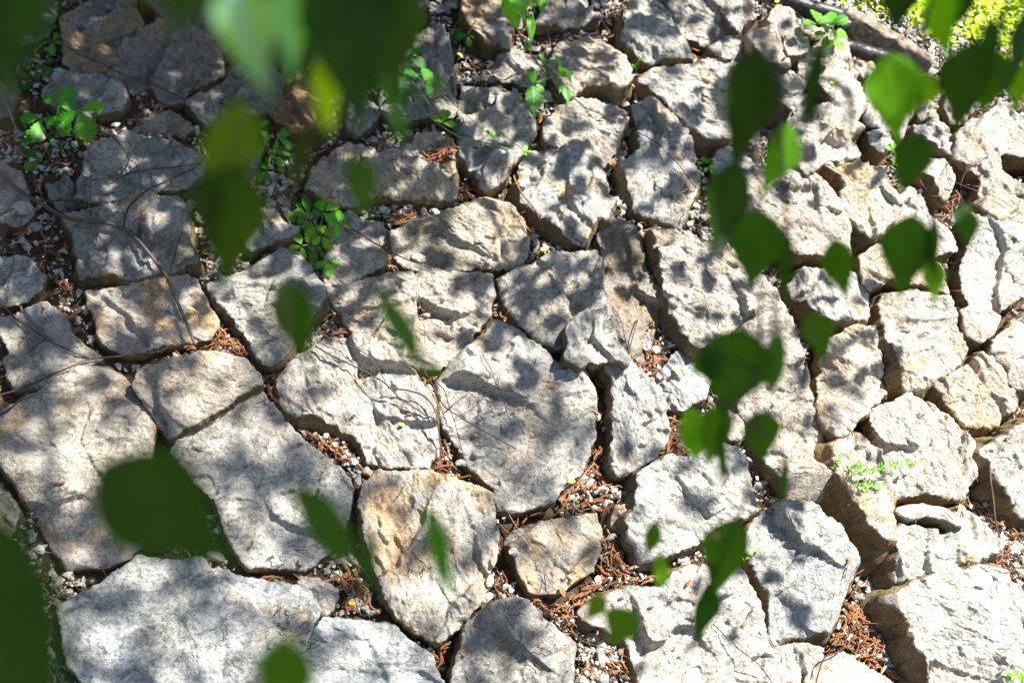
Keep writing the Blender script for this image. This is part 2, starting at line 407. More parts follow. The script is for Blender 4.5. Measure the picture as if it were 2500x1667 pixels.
# top left: tints lowered to deepen the shade there
S_(T(0,0,[(525,120),(640,60),(700,10),(850,-20),(1050,30),(1100,80),(1175,215),(1140,280),(1085,310),(1015,345),(970,400),(985,490),(870,545),(800,580),(700,575),(530,500),(512,300)]), 'rust stained angular block near the upper left corner, a thin twig crossing its foot', 0.11, (0.66,0.58), 0.9)
S_(T(0,0,[(880,560),(1000,500),(1000,400),(1030,345),(1180,270),(1320,190),(1500,200),(1650,330),(1780,470),(1810,620),(1530,700),(1500,800),(1370,770),(1100,650)]), 'large mauve grey slab leaning beside the rust stained block, ochre lower edge', 0.12, (0.62,0.62), 0.3)
S_(T(0,0,[(470,590),(790,600),(920,650),(1025,770),(970,860),(830,920),(640,930),(450,850),(350,790),(440,700)]), 'rounded grey block with one sunny patch just above the strawberry leaves', 0.100, (0.78,0.78), 0.05)
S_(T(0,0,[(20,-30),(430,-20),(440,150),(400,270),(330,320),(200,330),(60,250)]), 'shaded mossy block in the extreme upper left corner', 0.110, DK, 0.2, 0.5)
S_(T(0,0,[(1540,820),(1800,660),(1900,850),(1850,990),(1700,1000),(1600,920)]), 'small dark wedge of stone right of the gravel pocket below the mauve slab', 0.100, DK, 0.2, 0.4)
S_(T(0,0,[(1130,1010),(1290,900),(1400,910),(1590,1050),(1500,1090),(1300,1110),(1190,1070)]), 'low flat grey stone lying in the gravel pocket below the mauve slab', 0.065, (0.75,0.75), 0, 0.3)
S_(F([(178,415),(215,345),(290,302),(390,322),(470,360),(468,390),(420,430),(340,445),(250,462),(175,462)]), 'broad shadowed slab crossed by thin dark twigs above the big mossy block', 0.105, (0.86,0.84), 0.15, 0.35)
S_(F([(112,425),(150,405),(168,450),(180,470),(205,492),(150,480),(118,455)]), 'narrow mossy stone tucked under the left end of the twig crossed slab', 0.090, (0.7,0.66), 0.2, 0.6)
S_(F([(-40,360),(10,380),(45,400),(65,450),(75,488),(50,508),(0,505),(-40,500)]), 'mossy block cut by the left edge above the fallen branch end', 0.105, (0.85,0.82), 0.1, 0.5)
S_(T(0,1,[(530,400),(670,390),(770,345),(880,300),(1080,265),(1250,265),(1480,245),(1540,420),(1530,640),(1600,800),(1450,850),(1300,870),(1130,925),(920,880),(660,890),(640,740),(590,560)]), 'big mossy grey block under the curved fallen branch, thick ochre edge on its left', 0.115, (0.9,0.84), 0.25, 0.5, flare=0.18)
S_(T(0,1,[(720,1030),(960,1000),(1130,970),(1390,930),(1540,915),(1640,990),(1700,1120),(1770,1270),(1720,1410),(1500,1430),(1240,1470),(1180,1530),(1050,1540),(850,1450),(780,1250),(740,1150)]), 'orange mottled block with the branch tip lying across it', 0.10, (1.08,0.98), 0.5)
S_(T(0,1,[(-150,760),(0,740),(200,745),(370,910),(320,1040),(210,1110),(0,1140),(-150,1100)]), 'smooth grey block at the left edge beside the white gravel', 0.100, COOL, 0, 0.25)
S_(T(0,2,[(-120,-60),(0,-90),(130,-110),(370,-195),(500,-80),(620,90),(820,240),(640,340),(430,420),(280,480),(140,495),(60,370),(30,260),(80,180),(20,60)]), 'greenish grey wedge block with a thin bare twig down its middle, left side', 0.105, (0.92,0.95), 0, 0.4, rough=0.7)
S_(F([(-60,990),(0,965),(65,918),(130,882),(190,850),(250,838),(275,850),(310,890),(350,985),(345,1050),(355,1140),(325,1250),(260,1290),(155,1300),(110,1230),(50,1130),(5,1065),(-60,1050)]), 'very large smooth pinkish grey slab filling the left edge below the long dark twig', 0.095, (1.02,0.97), 0.2, 0.1, rough=0.75)
S_(T(0,2,[(1150,370),(1210,320),(1380,265),(1640,200),(2010,230),(2110,350),(2135,430),(1900,580),(1620,750),(1420,890),(1300,740),(1210,620),(1120,480)]), 'tilted slab with a layered lower edge above the large pale left block', 0.15, (1.0,0.94), 0.2, 0.05, rough=0.9, tilt=(0,0))
S_(F([(398,1040),(440,985),(480,950),(520,930),(590,888),(625,925),(665,975),(715,1030),(800,1105),(795,1190),(760,1260),(700,1303),(620,1300),(570,1295),(530,1240),(500,1150),(420,1080)]), 'large whitish grey block with a shallow oval hollow, partly behind the big dark leaf', 0.100, COOL, 0.05, rough=0.8)
S_(F([(140,1400),(230,1340),(320,1280),(400,1290),(480,1275),(560,1325),(640,1335),(700,1350),(735,1400),(700,1470),(680,1620),(500,1660),(240,1640),(150,1500)]), 'huge sunlit block in the lower left with a smooth bulging face', 0.12, COOL, 0.15, 0.1, rough=0.8)
S_(T(1,3,[(430,740),(590,705),(760,790),(750,860),(690,940),(645,990),(560,960),(490,860)]), 'small bright white wedge stone at the right shoulder of the huge lower left block', 0.115, (1.12,1.1), 0.0)
S_(T(1,3,[(650,1035),(960,1045),(1250,1120),(1350,1230),(1520,1320),(1620,1560),(1640,1750),(300,1750),(400,1400),(500,1210)]), 'bluish white block at the bottom edge left of centre, upper rim lined with catkins', 0.110, COOL, 0.0, rough=0.85)
S_(F([(832,1120),(870,1085),(960,1087),(1050,1105),(1138,1130),(1142,1260),(1120,1330),(1095,1390),(1050,1440),(1010,1472),(960,1450),(905,1400),(865,1310),(840,1230),(828,1165)]), 'tall cream block with a yellow orange corner below the catkin pile, lower centre', 0.115, (1.10,0.96), 0.62)
S_(F([(1012,870),(1040,830),(1110,780),(1140,735),(1200,770),(1290,840),(1348,852),(1370,930),(1363,1010),(1330,1080),(1270,1150),(1190,1168),(1150,1160),(1138,1110),(1090,1060),(1050,1010),(1015,950)]), 'large rough block at the very centre, dappled, with deep chisel like relief', 0.115, (1.04,0.97), 0.12)
S_(F([(642,880),(665,825),(760,770),(860,790),(960,862),(985,900),(1000,1040),(980,1072),(900,1072),(850,1050),(832,1008),(775,970),(725,950),(680,945),(648,920)]), 'pale block with a curved olive lower edge and bare twigs lying over it', 0.11, (1.0,0.99), 0.1, flare=0.21)
S_(F([(755,657),(830,645),(900,630),(1000,627),(1128,634),(1133,665),(1112,735),(1060,815),(1005,845),(905,820),(825,768),(792,722)]), 'wide boat shaped block left of centre with a tiny green seedling on its face', 0.105, (1.05,0.97), 0.12)
S_(F([(1146,632),(1200,612),(1290,587),(1363,582),(1383,640),(1388,710),(1340,740),(1320,770),(1285,795),(1245,780),(1200,735),(1168,690)]), 'block with a brown left flank right of the boat shaped block', 0.12, (1.0,0.96), 0.15, flare=0.15)
S_(T(2,2,[(640,10),(690,-90),(800,-130),(930,-165),(980,-90),(1060,70),(1138,240),(1125,295),(980,240),(870,250),(780,250),(720,325),(610,250),(655,150)]), 'small jagged grey stone wedged on top between two long blocks near the centre', 0.175, (0.90,0.98), 0.0, tilt=(0,-.05), flare=-.1)
S_(T(2,1,[(900,600),(930,480),(1010,430),(1120,440),(1200,530),(1220,640),(1290,880),(1420,1120),(1500,1300),(1560,1480),(1540,1560),(1450,1620),(1300,1640),(1180,1610),(1080,1480),(1000,1290),(930,1150),(895,850),(915,700)]), 'long leaning brownish block running down right of centre', 0.105, (0.74,0.64), 0.45, 0.4, tilt=(0,0))
S_(T(2,1,[(1345,540),(1470,530),(1620,580),(1720,650),(1900,660),(2150,850),(2350,1035),(2170,1165),(1950,1370),(1720,1485),(1560,1320),(1440,1050),(1370,720)]), 'large bluish grey shield shaped block right of the long leaning block', 0.145, (0.97,1.0), 0.15, flare=0.13)
S_(T(2,1,[(1175,-505),(1240,-515),(1450,-430),(1600,-300),(1690,-120),(1738,110),(1650,260),(1600,420),(1560,490),(1370,395),(1200,325),(1180,250),(1075,50),(1070,0),(1240,-110),(1220,-280)]), 'tall notched block behind the fine trailing bramble stem, upper right of centre', 0.12, (1.04,0.97), 0.2, flare=0.13)
S_(T(2,0,[(450,970),(560,860),(700,805),(830,800),(1000,840),(1105,905),(1040,1100),(990,1290),(920,1345),(760,1285),(650,1235),(520,1190),(440,1130),(440,1030)]), 'squarish dappled block the thin bramble stem crosses, upper centre', 0.105, (1.0,0.95), 0.15)
S_(T(2,1,[(300,-155),(450,-165),(640,-100),(780,-40),(900,20),(940,150),(960,260),(1000,280),(960,390),(930,440),(850,420),(790,560),(745,660),(620,580),(500,500),(270,300),(235,150),(262,0)]), 'grey block with an orange lower left face under the squarish dappled block', 0.115, (0.97,0.95), 0.45, flare=0.21)
S_(T(1,1,[(1200,580),(1340,480),(1680,370),(1840,310),(2000,240),(2150,300),(2220,400),(2290,530),(2305,750),(2230,830),(1930,810),(1700,835),(1500,865),(1320,790),(1195,700)]), 'long humped greenish block above the boat shaped block', 0.115, (0.92,0.85), 0.2, 0.45)
S_(T(1,1,[(710,410),(860,395),(1000,490),(1100,500),(1175,580),(1168,760),(1050,870),(900,930),(680,950),(625,900),(690,640)]), 'low beige block beside the bright green raspberry leaves', 0.100, (1.03,0.92), 0.3)
S_(T(1,1,[(965,0),(1000,-45),(1180,-115),(1390,-180),(1400,-260),(1560,-310),(1690,-200),(1722,0),(1728,240),(1600,240),(1450,225),(1300,215),(1030,190),(990,90)]), 'sunlit block with a small heap of catkins on its upper right corner', 0.125, (1.06,0.98), 0.1, flare=0.24)
S_(T(1,0,[(1750,985),(1900,930),(2060,850),(2100,730),(2250,715),(2340,900),(2348,1050),(2280,1230),(2120,1430),(1990,1520),(1900,1390),(1770,1270),(1748,1100)]), 'knobbly block the green shoot creeps over, brown lower left flank', 0.13, (0.96,0.93), 0.12, 0.1)
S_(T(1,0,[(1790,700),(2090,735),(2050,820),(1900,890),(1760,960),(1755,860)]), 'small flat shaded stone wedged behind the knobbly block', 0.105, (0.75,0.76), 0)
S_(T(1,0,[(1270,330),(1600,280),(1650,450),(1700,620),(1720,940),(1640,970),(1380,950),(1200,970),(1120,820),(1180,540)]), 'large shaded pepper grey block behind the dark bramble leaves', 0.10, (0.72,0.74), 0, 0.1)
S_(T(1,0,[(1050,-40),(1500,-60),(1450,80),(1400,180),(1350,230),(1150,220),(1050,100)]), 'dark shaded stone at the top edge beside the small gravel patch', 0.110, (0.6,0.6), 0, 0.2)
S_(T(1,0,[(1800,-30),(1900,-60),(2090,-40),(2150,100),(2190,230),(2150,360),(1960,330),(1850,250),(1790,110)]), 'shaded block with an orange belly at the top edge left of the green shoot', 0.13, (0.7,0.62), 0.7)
S_(T(2,0,[(370,180),(450,80),(480,-60),(790,-60),(830,90),(885,150),(700,178),(480,200)]), 'blue grey block cut by the top edge right of the green shoot', 0.110, (0.82,0.9), 0)
S_(T(2,0,[(0,520),(170,360),(380,430),(440,600),(430,700),(280,700),(190,650),(0,640),(-80,590)]), 'low mottled stone behind the purple shoot stem, upper centre', 0.090, (0.85,0.85), 0)
S_(T(2,0,[(540,380),(620,265),(840,300),(1050,390),(1098,470),(1108,690),(1020,760),(900,690),(780,690),(650,750),(520,650),(490,500)]), 'square beige block with a brown underside to the right of the green shoot', 0.12, (1.03,0.95), 0.15, flare=0.15)
S_(T(2,0,[(1100,120),(1160,30),(1240,-40),(1340,-30),(1440,100),(1530,240),(1620,370),(1655,455),(1500,470),(1300,500),(1185,430),(1090,300)]), 'tall bluish wedge block near the top edge, centre right', 0.12, (0.98,1.0), 0.05)
S_(T(2,0,[(1410,20),(1380,-80),(1800,-80),(1900,90),(1950,190),(1900,275),(1760,310),(1640,280),(1540,220),(1460,110)]), 'tan block cut by the top edge with a dry grass blade on it', 0.10, (1.02,0.93), 0.25)
S_(T(2,0,[(1830,-60),(2130,-60),(2165,60),(2180,105),(2100,140),(2020,215),(1970,195),(1960,150),(1900,90)]), 'pale top edge block just left of the black hoses', 0.10, (1.1,1.05), 0.05)
S_(T(2,0,[(1240,600),(1400,545),(1640,555),(1720,505),(1900,455),(2050,530),(2100,800),(2050,980),(1980,1090),(1800,1110),(1600,1000),(1480,900),(1420,800),(1300,700)]), 'wide dappled block with a dark pit, left of the largest hanging leaf', 0.115, (1.0,0.99), 0.15, flare=0.18)
S_(T(3,0,[(-200,370),(-60,265),(20,262),(200,400),(380,530),(540,690),(515,775),(420,795),(370,780),(200,640),(0,480),(-120,450)]), 'long ridge like block descending behind the largest hanging leaf', 0.12, (1.02,0.93), 0.2)
S_(T(3,0,[(90,295),(290,205),(370,270),(410,380),(440,530),(395,540),(300,480),(150,380)]), 'tan boulder with a shaded round belly below the black hoses', 0.15, (1.05,0.88), 0.35, rough=0.6)
S_(T(3,0,[(290,95),(350,28),(450,80),(500,160),(590,310),(580,400),(500,430),(420,435),(395,300),(340,215),(270,150)]), 'tan boulder directly against the thin corrugated hose', 0.16, (1.08,0.92), 0.2, rough=0.6)
S_(T(3,0,[(500,160),(620,175),(830,260),(920,330),(928,370),(885,440),(760,330),(620,300),(560,230)]), 'white flat stone under the bright leafy sprout by the timber edging', 0.11, (1.15,1.08), 0)
S_(T(3,0,[(700,330),(820,360),(900,430),(950,560),(1040,640),(1060,720),(1040,900),(960,985),(860,950),(740,860),(720,790),(520,580),(500,480),(620,400)]), 'tall sunlit block with curved cracks to the right of the thin edge on leaf', 0.12, (1.1,1.0), 0.1)
S_(T(3,0,[(350,830),(560,790),(600,880),(760,850),(900,950),(1055,1020),(960,1100),(1035,1220),(930,1290),(850,1310),(740,1310),(650,1400),(560,1435),(445,1260),(430,1010),(440,900)]), 'sunlit beige block with a sharp lower point under the thin edge on leaf', 0.135, (1.1,0.97), 0.3, flare=0.12)
S_(T(3,1,[(700,0),(760,-20),(1000,-20),(1180,50),(1290,200),(1330,300),(1280,450),(1200,560),(1110,595),(960,490),(900,380),(890,290),(905,170),(840,60)]), 'sunlit block with an ochre flank right of the catkin filled hollow', 0.125, (1.1,1.0), 0.45, flare=0.21)
S_(F([(1740,385),(1800,388),(1850,398),(1900,430),(1958,495),(1955,580),(1900,588),(1840,583),(1780,560),(1720,500),(1695,430)]), 'dappled block left of the catkin filled hollow', 0.115, (1.0,1.0), 0.05)
S_(F([(1650,345),(1700,340),(1742,368),(1690,425),(1640,410)]), 'small pale stone half hidden between two hanging leaves, right of centre', 0.100, (0.95,1.0), 0.0)
S_(T(3,1,[(1320,330),(1430,190),(1500,240),(1590,430),(1750,550),(1815,680),(1700,710),(1620,750),(1500,790),(1350,720),(1290,520)]), 'dazzling white block behind the paired hanging leaves on the right', 0.115, (1.15,1.08), 0.05)
S_(T(3,1,[(1010,760),(1170,650),(1400,830),(1550,790),(1660,830),(1740,1050),(1560,980),(1400,930),(1260,940),(1080,1020),(1020,900)]), 'shadowed overhanging block under the paired hanging leaves', 0.12, (0.95,0.85), 0.3)
S_(T(3,2,[(1200,-215),(1240,-285),(1560,-290),(1740,-250),(1820,-130),(1860,40),(1895,170),(1855,270),(1690,360),(1570,455),(1400,525),(1350,480),(1330,260),(1240,70),(1210,-60)]), 'tall sunlit block with a wide golden brown left flank, right side', 0.13, (1.1,1.0), 0.3, flare=0.30)
S_(T(3,1,[(450,985),(560,850),(700,850),(780,820),(1000,900),(1055,1040),(1058,1280),(1035,1305),(820,1300),(690,1280),(600,1170),(530,1080)]), 'pale bluish block behind a hanging leaf left of the golden flanked block', 0.11, (1.02,1.06), 0.1, flare=0.18)
S_(T(3,2,[(740,100),(960,0),(1130,-20),(1138,130),(1195,300),(1245,480),(1100,635),(940,765),(900,865),(800,890),(720,800),(670,600),(680,400),(730,350),(715,250)]), 'white block with a small dark pebble on its face', 0.115, (1.12,1.06), 0.2)
S_(T(3,2,[(250,-230),(380,-60),(500,170),(510,300),(600,580),(700,800),(740,1000),(785,1340),(700,1385),(580,1365),(440,1380),(350,1200),(250,1050),(140,800),(10,600),(-150,300),(-190,50),(-50,-60),(90,-170)]), 'longest white block running down behind the main hanging spray on the right', 0.10, (1.08,1.03), 0.05, flare=0.18)
S_(T(2,2,[(905,252),(1040,250),(1140,290),(1280,430),(1385,500),(1400,600),(1440,750),(1448,920),(1360,985),(1340,1040),(1200,1120),(1050,1185),(1000,1100),(990,980),(1025,880),(1015,600),(1000,430),(930,330)]), 'narrow upright bluish block with a dark left flank beside the pebble channel', 0.12, (0.97,1.02), 0.1)
S_(T(2,2,[(1380,380),(1540,190),(1640,180),(1800,400),(1760,550),(1640,600),(1560,670),(1440,640),(1400,500)]), 'low bluish stone carrying a tiny yellow leaf, right of centre', 0.085, (0.95,1.02), 0.0)
S_(T(2,3,[(1200,-130),(1480,-325),(1640,-290),(1880,-420),(2040,-400),(2110,-240),(2168,-50),(2195,130),(2030,205),(1900,300),(1620,425),(1420,525),(1240,560),(1120,400),(1100,230),(1180,130)]), 'large bluish shadow dappled block with a dark split wood strip along its foot', 0.115, (0.97,1.03), 0.05, flare=0.12)
S_(T(2,2,[(1930,680),(2020,740),(2078,850),(2055,915),(1950,900),(1890,800)]), 'small rounded stone beside the lower tip of the hanging spray', 0.10, (1.08,1.0), 0.1)
S_(T(2,3,[(145,370),(440,255),(860,155),(900,250),(918,350),(880,440),(830,640),(700,700),(560,815),(480,820),(330,800),(225,650),(205,500),(140,430)]), 'yellow orange stained block in the gravel with a dry stalk across it', 0.090, (1.12,0.95), 0.62, rough=0.7)
S_(F([(1055,1500),(1075,1440),(1130,1397),(1170,1382),(1200,1392),(1240,1430),(1315,1478),(1312,1540),(1290,1620),(1035,1620),(1038,1550)]), 'pointed dark grey block at the bottom edge in the centre', 0.115, (0.88,0.87), 0.05, 0.15)
S_(T(2,3,[(760,960),(950,860),(1150,770),(1380,800),(1500,665),(1640,612),(1800,640),(1970,660),(2085,790),(2185,980),(2225,1160),(2338,1270),(2370,1750),(1280,1750),(1215,1400),(1130,1180),(800,1060)]), 'big white block at the bottom edge with one bare reddish twig on its face', 0.115, (1.06,1.04), 0.03, flare=0.18)
S_(T(3,3,[(90,420),(150,260),(270,105),(420,100),(580,115),(700,225),(800,300),(900,430),(1000,575),(960,690),(900,820),(800,1050),(760,1125),(500,1150),(290,1210),(270,1100),(285,900),(185,620)]), 'block bearing the feathery shadow of a sprig, two level blue grey face', 0.13, (0.98,1.04), 0.05, flare=0.24)
S_(T(3,3,[(780,-390),(880,-440),(1030,-470),(1110,-400),(1230,-230),(1250,0),(1260,220),(1298,300),(1280,385),(1200,410),(1090,250),(980,90),(930,0),(850,-150)]), 'sunlit wedge with a golden brown flank where the fine green sprig grows', 0.14, (1.12,1.04), 0.25, flare=0.42)
S_(T(3,2,[(1090,650),(1300,620),(1405,545),(1560,580),(1720,690),(1830,820),(1920,950),(1958,1100),(1955,1200),(1905,1280),(1880,1395),(1700,1395),(1500,1370),(1290,1375),(1250,1200),(1190,1080),(1150,900),(1105,800)]), 'broad dazzling white slab right of the fine green sprig', 0.11, (1.15,1.08), 0.05)
S_(T(3,2,[(1630,455),(1700,400),(1890,320),(2000,200),(2070,250),(2200,400),(2300,520),(2308,630),(2200,695),(2130,775),(2000,785),(1850,770),(1760,650)]), 'pitted tan block with a mossy brown left flank, right side', 0.11, (1.05,0.96), 0.35, flare=0.18)
S_(T(3,2,[(2080,200),(2130,100),(2220,0),(2350,-110),(2500,-150),(2500,500),(2400,500),(2340,480),(2250,410),(2255,330),(2140,250)]), 'ochre edged block cut by the right edge at mid height', 0.13, (1.1,0.98), 0.5)
S_(T(3,2,[(2000,1030),(2110,945),(2350,800),(2520,740),(2520,1520),(2400,1500),(2320,1420),(2150,1240),(2090,1100)]), 'layered block with diagonal ridges cut by the right edge', 0.125, (1.12,1.04), 0.1, flare=0.30)
S_(T(3,1,[(1905,385),(2060,390),(2350,540),(2500,600),(2500,900),(2400,1050),(2200,1165),(2100,1225),(1960,1130),(1890,1050),(1880,850),(1910,720),(1950,560)]), 'overexposed white block at the right edge with a root like ridge', 0.115, (1.15,1.08), 0.05)
S_(T(3,1,[(1855,1200),(2000,1135),(2080,1200),(2160,1245),(2110,1380),(2010,1440),(1890,1390)]), 'smooth rounded cobble lodged under the overexposed white block', 0.12, (1.1,1.03), 0.25, rough=0.35)
S_(T(3,0,[(1470,1000),(1620,970),(1730,1050),(1790,1200),(1795,1290),(1640,1180),(1500,1080)]), 'small tilted slab with a brown lower edge below the dark pointed leaf, upper right', 0.11, (1.1,1.0), 0.2)
S_(T(3,1,[(1800,-220),(1880,-330),(2000,-230),(2130,-90),(2170,40),(2350,190),(2500,240),(2290,238),(2010,235),(2015,80),(1900,10),(1800,-70)]), 'sunlit rock with long diagonal ledges at the upper right edge', 0.125, (1.12,1.02), 0.1)
S_(T(3,0,[(1910,990),(2100,905),(2300,1020),(2500,1150),(2500,1290),(2160,1270),(2010,1110)]), 'pale block with a diagonal joint against the right edge below the greenery', 0.12, (1.12,1.03), 0.08)
S_(T(3,0,[(2130,865),(2190,822),(2350,960),(2500,1080),(2450,1090),(2290,1005)]), 'narrow white stone bordering the greenery at the right edge', 0.10, (1.12,1.05), 0.05)
S_(T(3,1,[(1975,290),(2350,250),(2500,260),(2500,540),(2330,525),(2130,440),(2020,370)]), 'cream stone with brown rings at the right edge below the diagonal ledges', 0.110, (1.12,0.98), 0.45, rough=0.5)
S_(T(3,1,[(1560,-100),(1700,-50),(1770,50),(1760,190),(1700,285),(1620,200),(1540,80)]), 'small upright stone ringed by bare rootlets, upper right', 0.110, (1.08,1.0), 0.1)
S_(T(3,3,[(1310,290),(1500,292),(1600,320),(1720,340),(1800,230),(1850,130),(1900,60),(2000,150),(2165,380),(2170,440),(2050,510),(1900,580),(1770,635),(1400,715),(1320,730),(1325,480),(1300,380)]), 'fractured block with vertical cracks under the white curved flake', 0.12, (1.08,1.0), 0.25, groove=0.016, flare=0.30)
S_(T(3,3,[(1325,150),(1430,115),(1530,102),(1720,140),(1850,260),(1790,255),(1700,215),(1550,188),(1420,215)]), 'white curved flake standing proud of the fractured block', 0.15, (1.2,1.15), 0.0, rough=0.5)
S_(T(3,3,[(1250,870),(1500,735),(1800,645),(2100,605),(2230,660),(2280,760),(2400,850),(2550,1300),(2550,1750),(1750,1750),(1620,1480),(1480,1250),(1400,1050),(1310,950)]), 'huge sunlit white block in the lower right corner', 0.125, (1.15,1.08), 0.05, flare=0.36)
S_(T(3,3,[(600,1450),(720,1380),(900,1340),(1100,1430),(1330,1568),(1400,1750),(540,1750)]), 'white block at the bottom edge below the densest catkins, right', 0.100, (1.1,1.08), 0.0)
S_(T(3,3,[(335,1245),(520,1222),(680,1285),(700,1370),(600,1430),(545,1500),(560,1750),(345,1750),(325,1400)]), 'small beige block at the bottom edge between two large white ones', 0.100, (1.08,1.0), 0.1)
S_(T(0,3,[(-120,-100),(0,-80),(70,20),(130,130),(110,300),(0,420),(-120,420)]), 'shadowed stone at the left edge beside the pinkish slab', 0.090, (0.8,0.78), 0, 0.4)
S_(T(1,1,[(-20,270),(130,290),(220,320),(290,450),(360,510),(438,512),(380,560),(200,630),(50,690),(-60,600),(-100,400)]), 'grey block left of the bright raspberry leaves, behind the dark olive leaves', 0.105, (0.82,0.86), 0.05, 0.2)
S_(F([(470,645),(510,640),(560,620),(610,592),(650,570),(700,600),(735,660),(740,690),(690,745),(665,795),(640,820),(617,835),(600,815),(570,765),(530,715)]), 'big block with hair fine rootlets behind the two dark olive leaves', 0.105, (0.98,0.95), 0.05, 0.25, flare=0.18)
S_(F([(705,440),(720,400),(745,350),(800,320),(850,335),(872,390),(862,440),(815,472),(760,470)]), 'honey coloured knobbly rock above the bright raspberry leaves', 0.115, (1.0,0.86), 0.5, 0.2)
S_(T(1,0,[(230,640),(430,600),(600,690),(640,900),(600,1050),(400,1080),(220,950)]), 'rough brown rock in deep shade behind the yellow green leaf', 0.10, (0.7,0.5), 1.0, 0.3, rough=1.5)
S_(T(1,0,[(850,900),(950,750),(1080,880),(1020,1000),(920,1060),(850,1030)]), 'pale pointed stone right of the yellow green leaf', 0.10, (0.8,0.85), 0)
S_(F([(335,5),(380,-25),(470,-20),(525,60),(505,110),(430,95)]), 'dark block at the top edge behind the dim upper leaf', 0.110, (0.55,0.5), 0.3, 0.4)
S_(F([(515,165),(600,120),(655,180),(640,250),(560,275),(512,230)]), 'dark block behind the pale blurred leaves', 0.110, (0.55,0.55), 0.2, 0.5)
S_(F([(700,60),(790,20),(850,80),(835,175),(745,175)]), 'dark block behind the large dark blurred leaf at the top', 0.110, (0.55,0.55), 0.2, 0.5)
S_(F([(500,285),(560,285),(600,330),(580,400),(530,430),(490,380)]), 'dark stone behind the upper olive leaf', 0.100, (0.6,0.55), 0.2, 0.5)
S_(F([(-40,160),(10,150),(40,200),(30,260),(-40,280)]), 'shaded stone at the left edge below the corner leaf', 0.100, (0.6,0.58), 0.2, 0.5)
S_(T(2,2,[(700,1290),(750,1250),(865,1235),(868,1270),(785,1370),(710,1395)]), 'flat grey chip of rock sunk in the pebble channel', 0.065, (0.9,0.95), 0, rough=0.5)
S_(T(2,3,[(1030,120),(1140,110),(1160,170),(1110,330),(1000,260)]), 'small brown stone propped against the wood strip block', 0.090, (0.85,0.75), 0.4, rough=0.6)
S_(T(1,1,[(1250,440),(1380,400),(1500,395),(1480,430),(1330,480),(1270,500)]), 'low sliver of stone under the catkin topped block', 0.060, (0.8,0.82), 0, rough=0.5)
S_(T(3,0,[(1080,640),(1300,700),(1420,900),(1380,1080),(1210,1030),(1060,950)]), 'block mostly hidden behind the glowing leaf, upper right', 0.11, (1.1,1.0), 0.1)
S_(T(3,0,[(1075,1080),(1200,1055),(1270,1160),(1210,1250),(1120,1180)]), 'small pale shaded stone left of the lowest upper right leaf pair', 0.100, (1.0,1.02), 0.05)
S_(T(3,0,[(945,490),(1120,545),(1100,625),(1030,600),(965,550)]), 'small white stone with a brown hollow in front of the wrapped black pipe', 0.10, (1.12,1.03), 0.2)
S_(T(3,0,[(1500,900),(1560,812),(1640,815),(1690,900),(1640,945),(1510,960)]), 'pale stone peeking between two blurred leaves below the ribbed hose end', 0.10, (1.12,1.03), 0.05)
S_(T(3,0,[(1720,760),(1980,850),(1880,980),(1760,985),(1700,890)]), 'stone hidden behind the large blue green leaf at the upper right', 0.10, (1.05,1.0), 0.05)
# a few more round the frame, so that the bank does not end at the picture's edge
_k = 500; rr = np.random.default_rng(3)
_fr = s2uv([(0, 0), (2500, 0), (2500, 1667), (0, 1667)], 0.08)
for gu in np.arange(-2.5, 2.7, 0.36):
    for gv in np.arange(-1.9, 1.9, 0.36):
        cu, cv = gu+rr.uniform(-.04, .04), gv+rr.uniform(-.04, .04)+0.18*(int(round((gu+2.5)/0.36)) % 2)
        if (cu-CR0[0])*CRN[0]+(cv-CR0[1])*CRN[1] > -0.20: continue
        a = np.sort(rr.uniform(0, 2*math.pi, 7)+0); a = np.arange(7)/7*2*math.pi+rr.uniform(-.25, .25, 7)
        ra = rr.uniform(0.13, 0.195, 7)
        P = np.stack([cu+ra*np.cos(a), cv+ra*np.sin(a)], 1)
        Fm = (_fr-_fr.mean(0))*1.01+_fr.mean(0)
        if inside(P, Fm).any() or inside(P*1.0, _fr).any(): continue
        L = np.linspace(0, 1, 6)[:, None]; tst = np.vstack([P[0]*0+np.array([cu, cv])*(1-f)+P*f for f in (0, .3, .6, .8, 1.0)])
        if (hm_get(tst[:, 0], tst[:, 1]) > 0.02).any(): continue
        _k += 1
        stone(None, 'limestone block of the same bank lying just outside the picture, beyond its '+('lower edge' if cv < -1.05 else 'upper edge' if cv > 1.1 else 'left edge' if cu < 0 else 'right edge'), rr.uniform(0.08, 0.11), (rr.uniform(.9, 1.1), rr.uniform(.88, 1.04)), rr.uniform(0, .3), 0.1, group='limestone blocks outside the picture', uv=P, seed=_k, res=0.55)
# close the small holes of the height map
for _ in range(2):
    nb = np.max([np.roll(np.roll(HM, a, 0), b, 1) for a in (-1, 0, 1) for b in (-1, 0, 1)], axis=0)
    HM = np.where(HM < -0.5, np.where(nb > -0.5, np.minimum(nb, 0.09), HM), HM) if _ == 0 else HM
# ---------------------------------------------------------------- the soil of the bank and the verge beyond its crest
gu = np.concatenate([np.linspace(-60, -3.6, 16)[:-1], np.arange(-3.6, 3.6, 0.03), np.linspace(3.6, 60, 16)])
gv = np.concatenate([np.linspace(-14, -2.8, 12)[:-1], np.arange(-2.8, 3.6, 0.03), np.linspace(3.6, 60, 16)])
GU, GV = np.meshgrid(gu, gv, indexing='ij'); gz = ground_z(GU.ravel(), GV.ravel())
nu, nv = GU.shape
i = np.arange(nu-1)[:, None]*nv; j = np.arange(nv-1)[None]
gq = np.stack([i+j, i+nv+j, i+nv+j+1, i+j+1], -1).reshape(-1, 4)
tag(link('ground', mesh_from('ground', np.c_[GU.ravel(), GV.ravel(), gz], gq, None, [M_SOIL]), None, BANK), kind='structure')

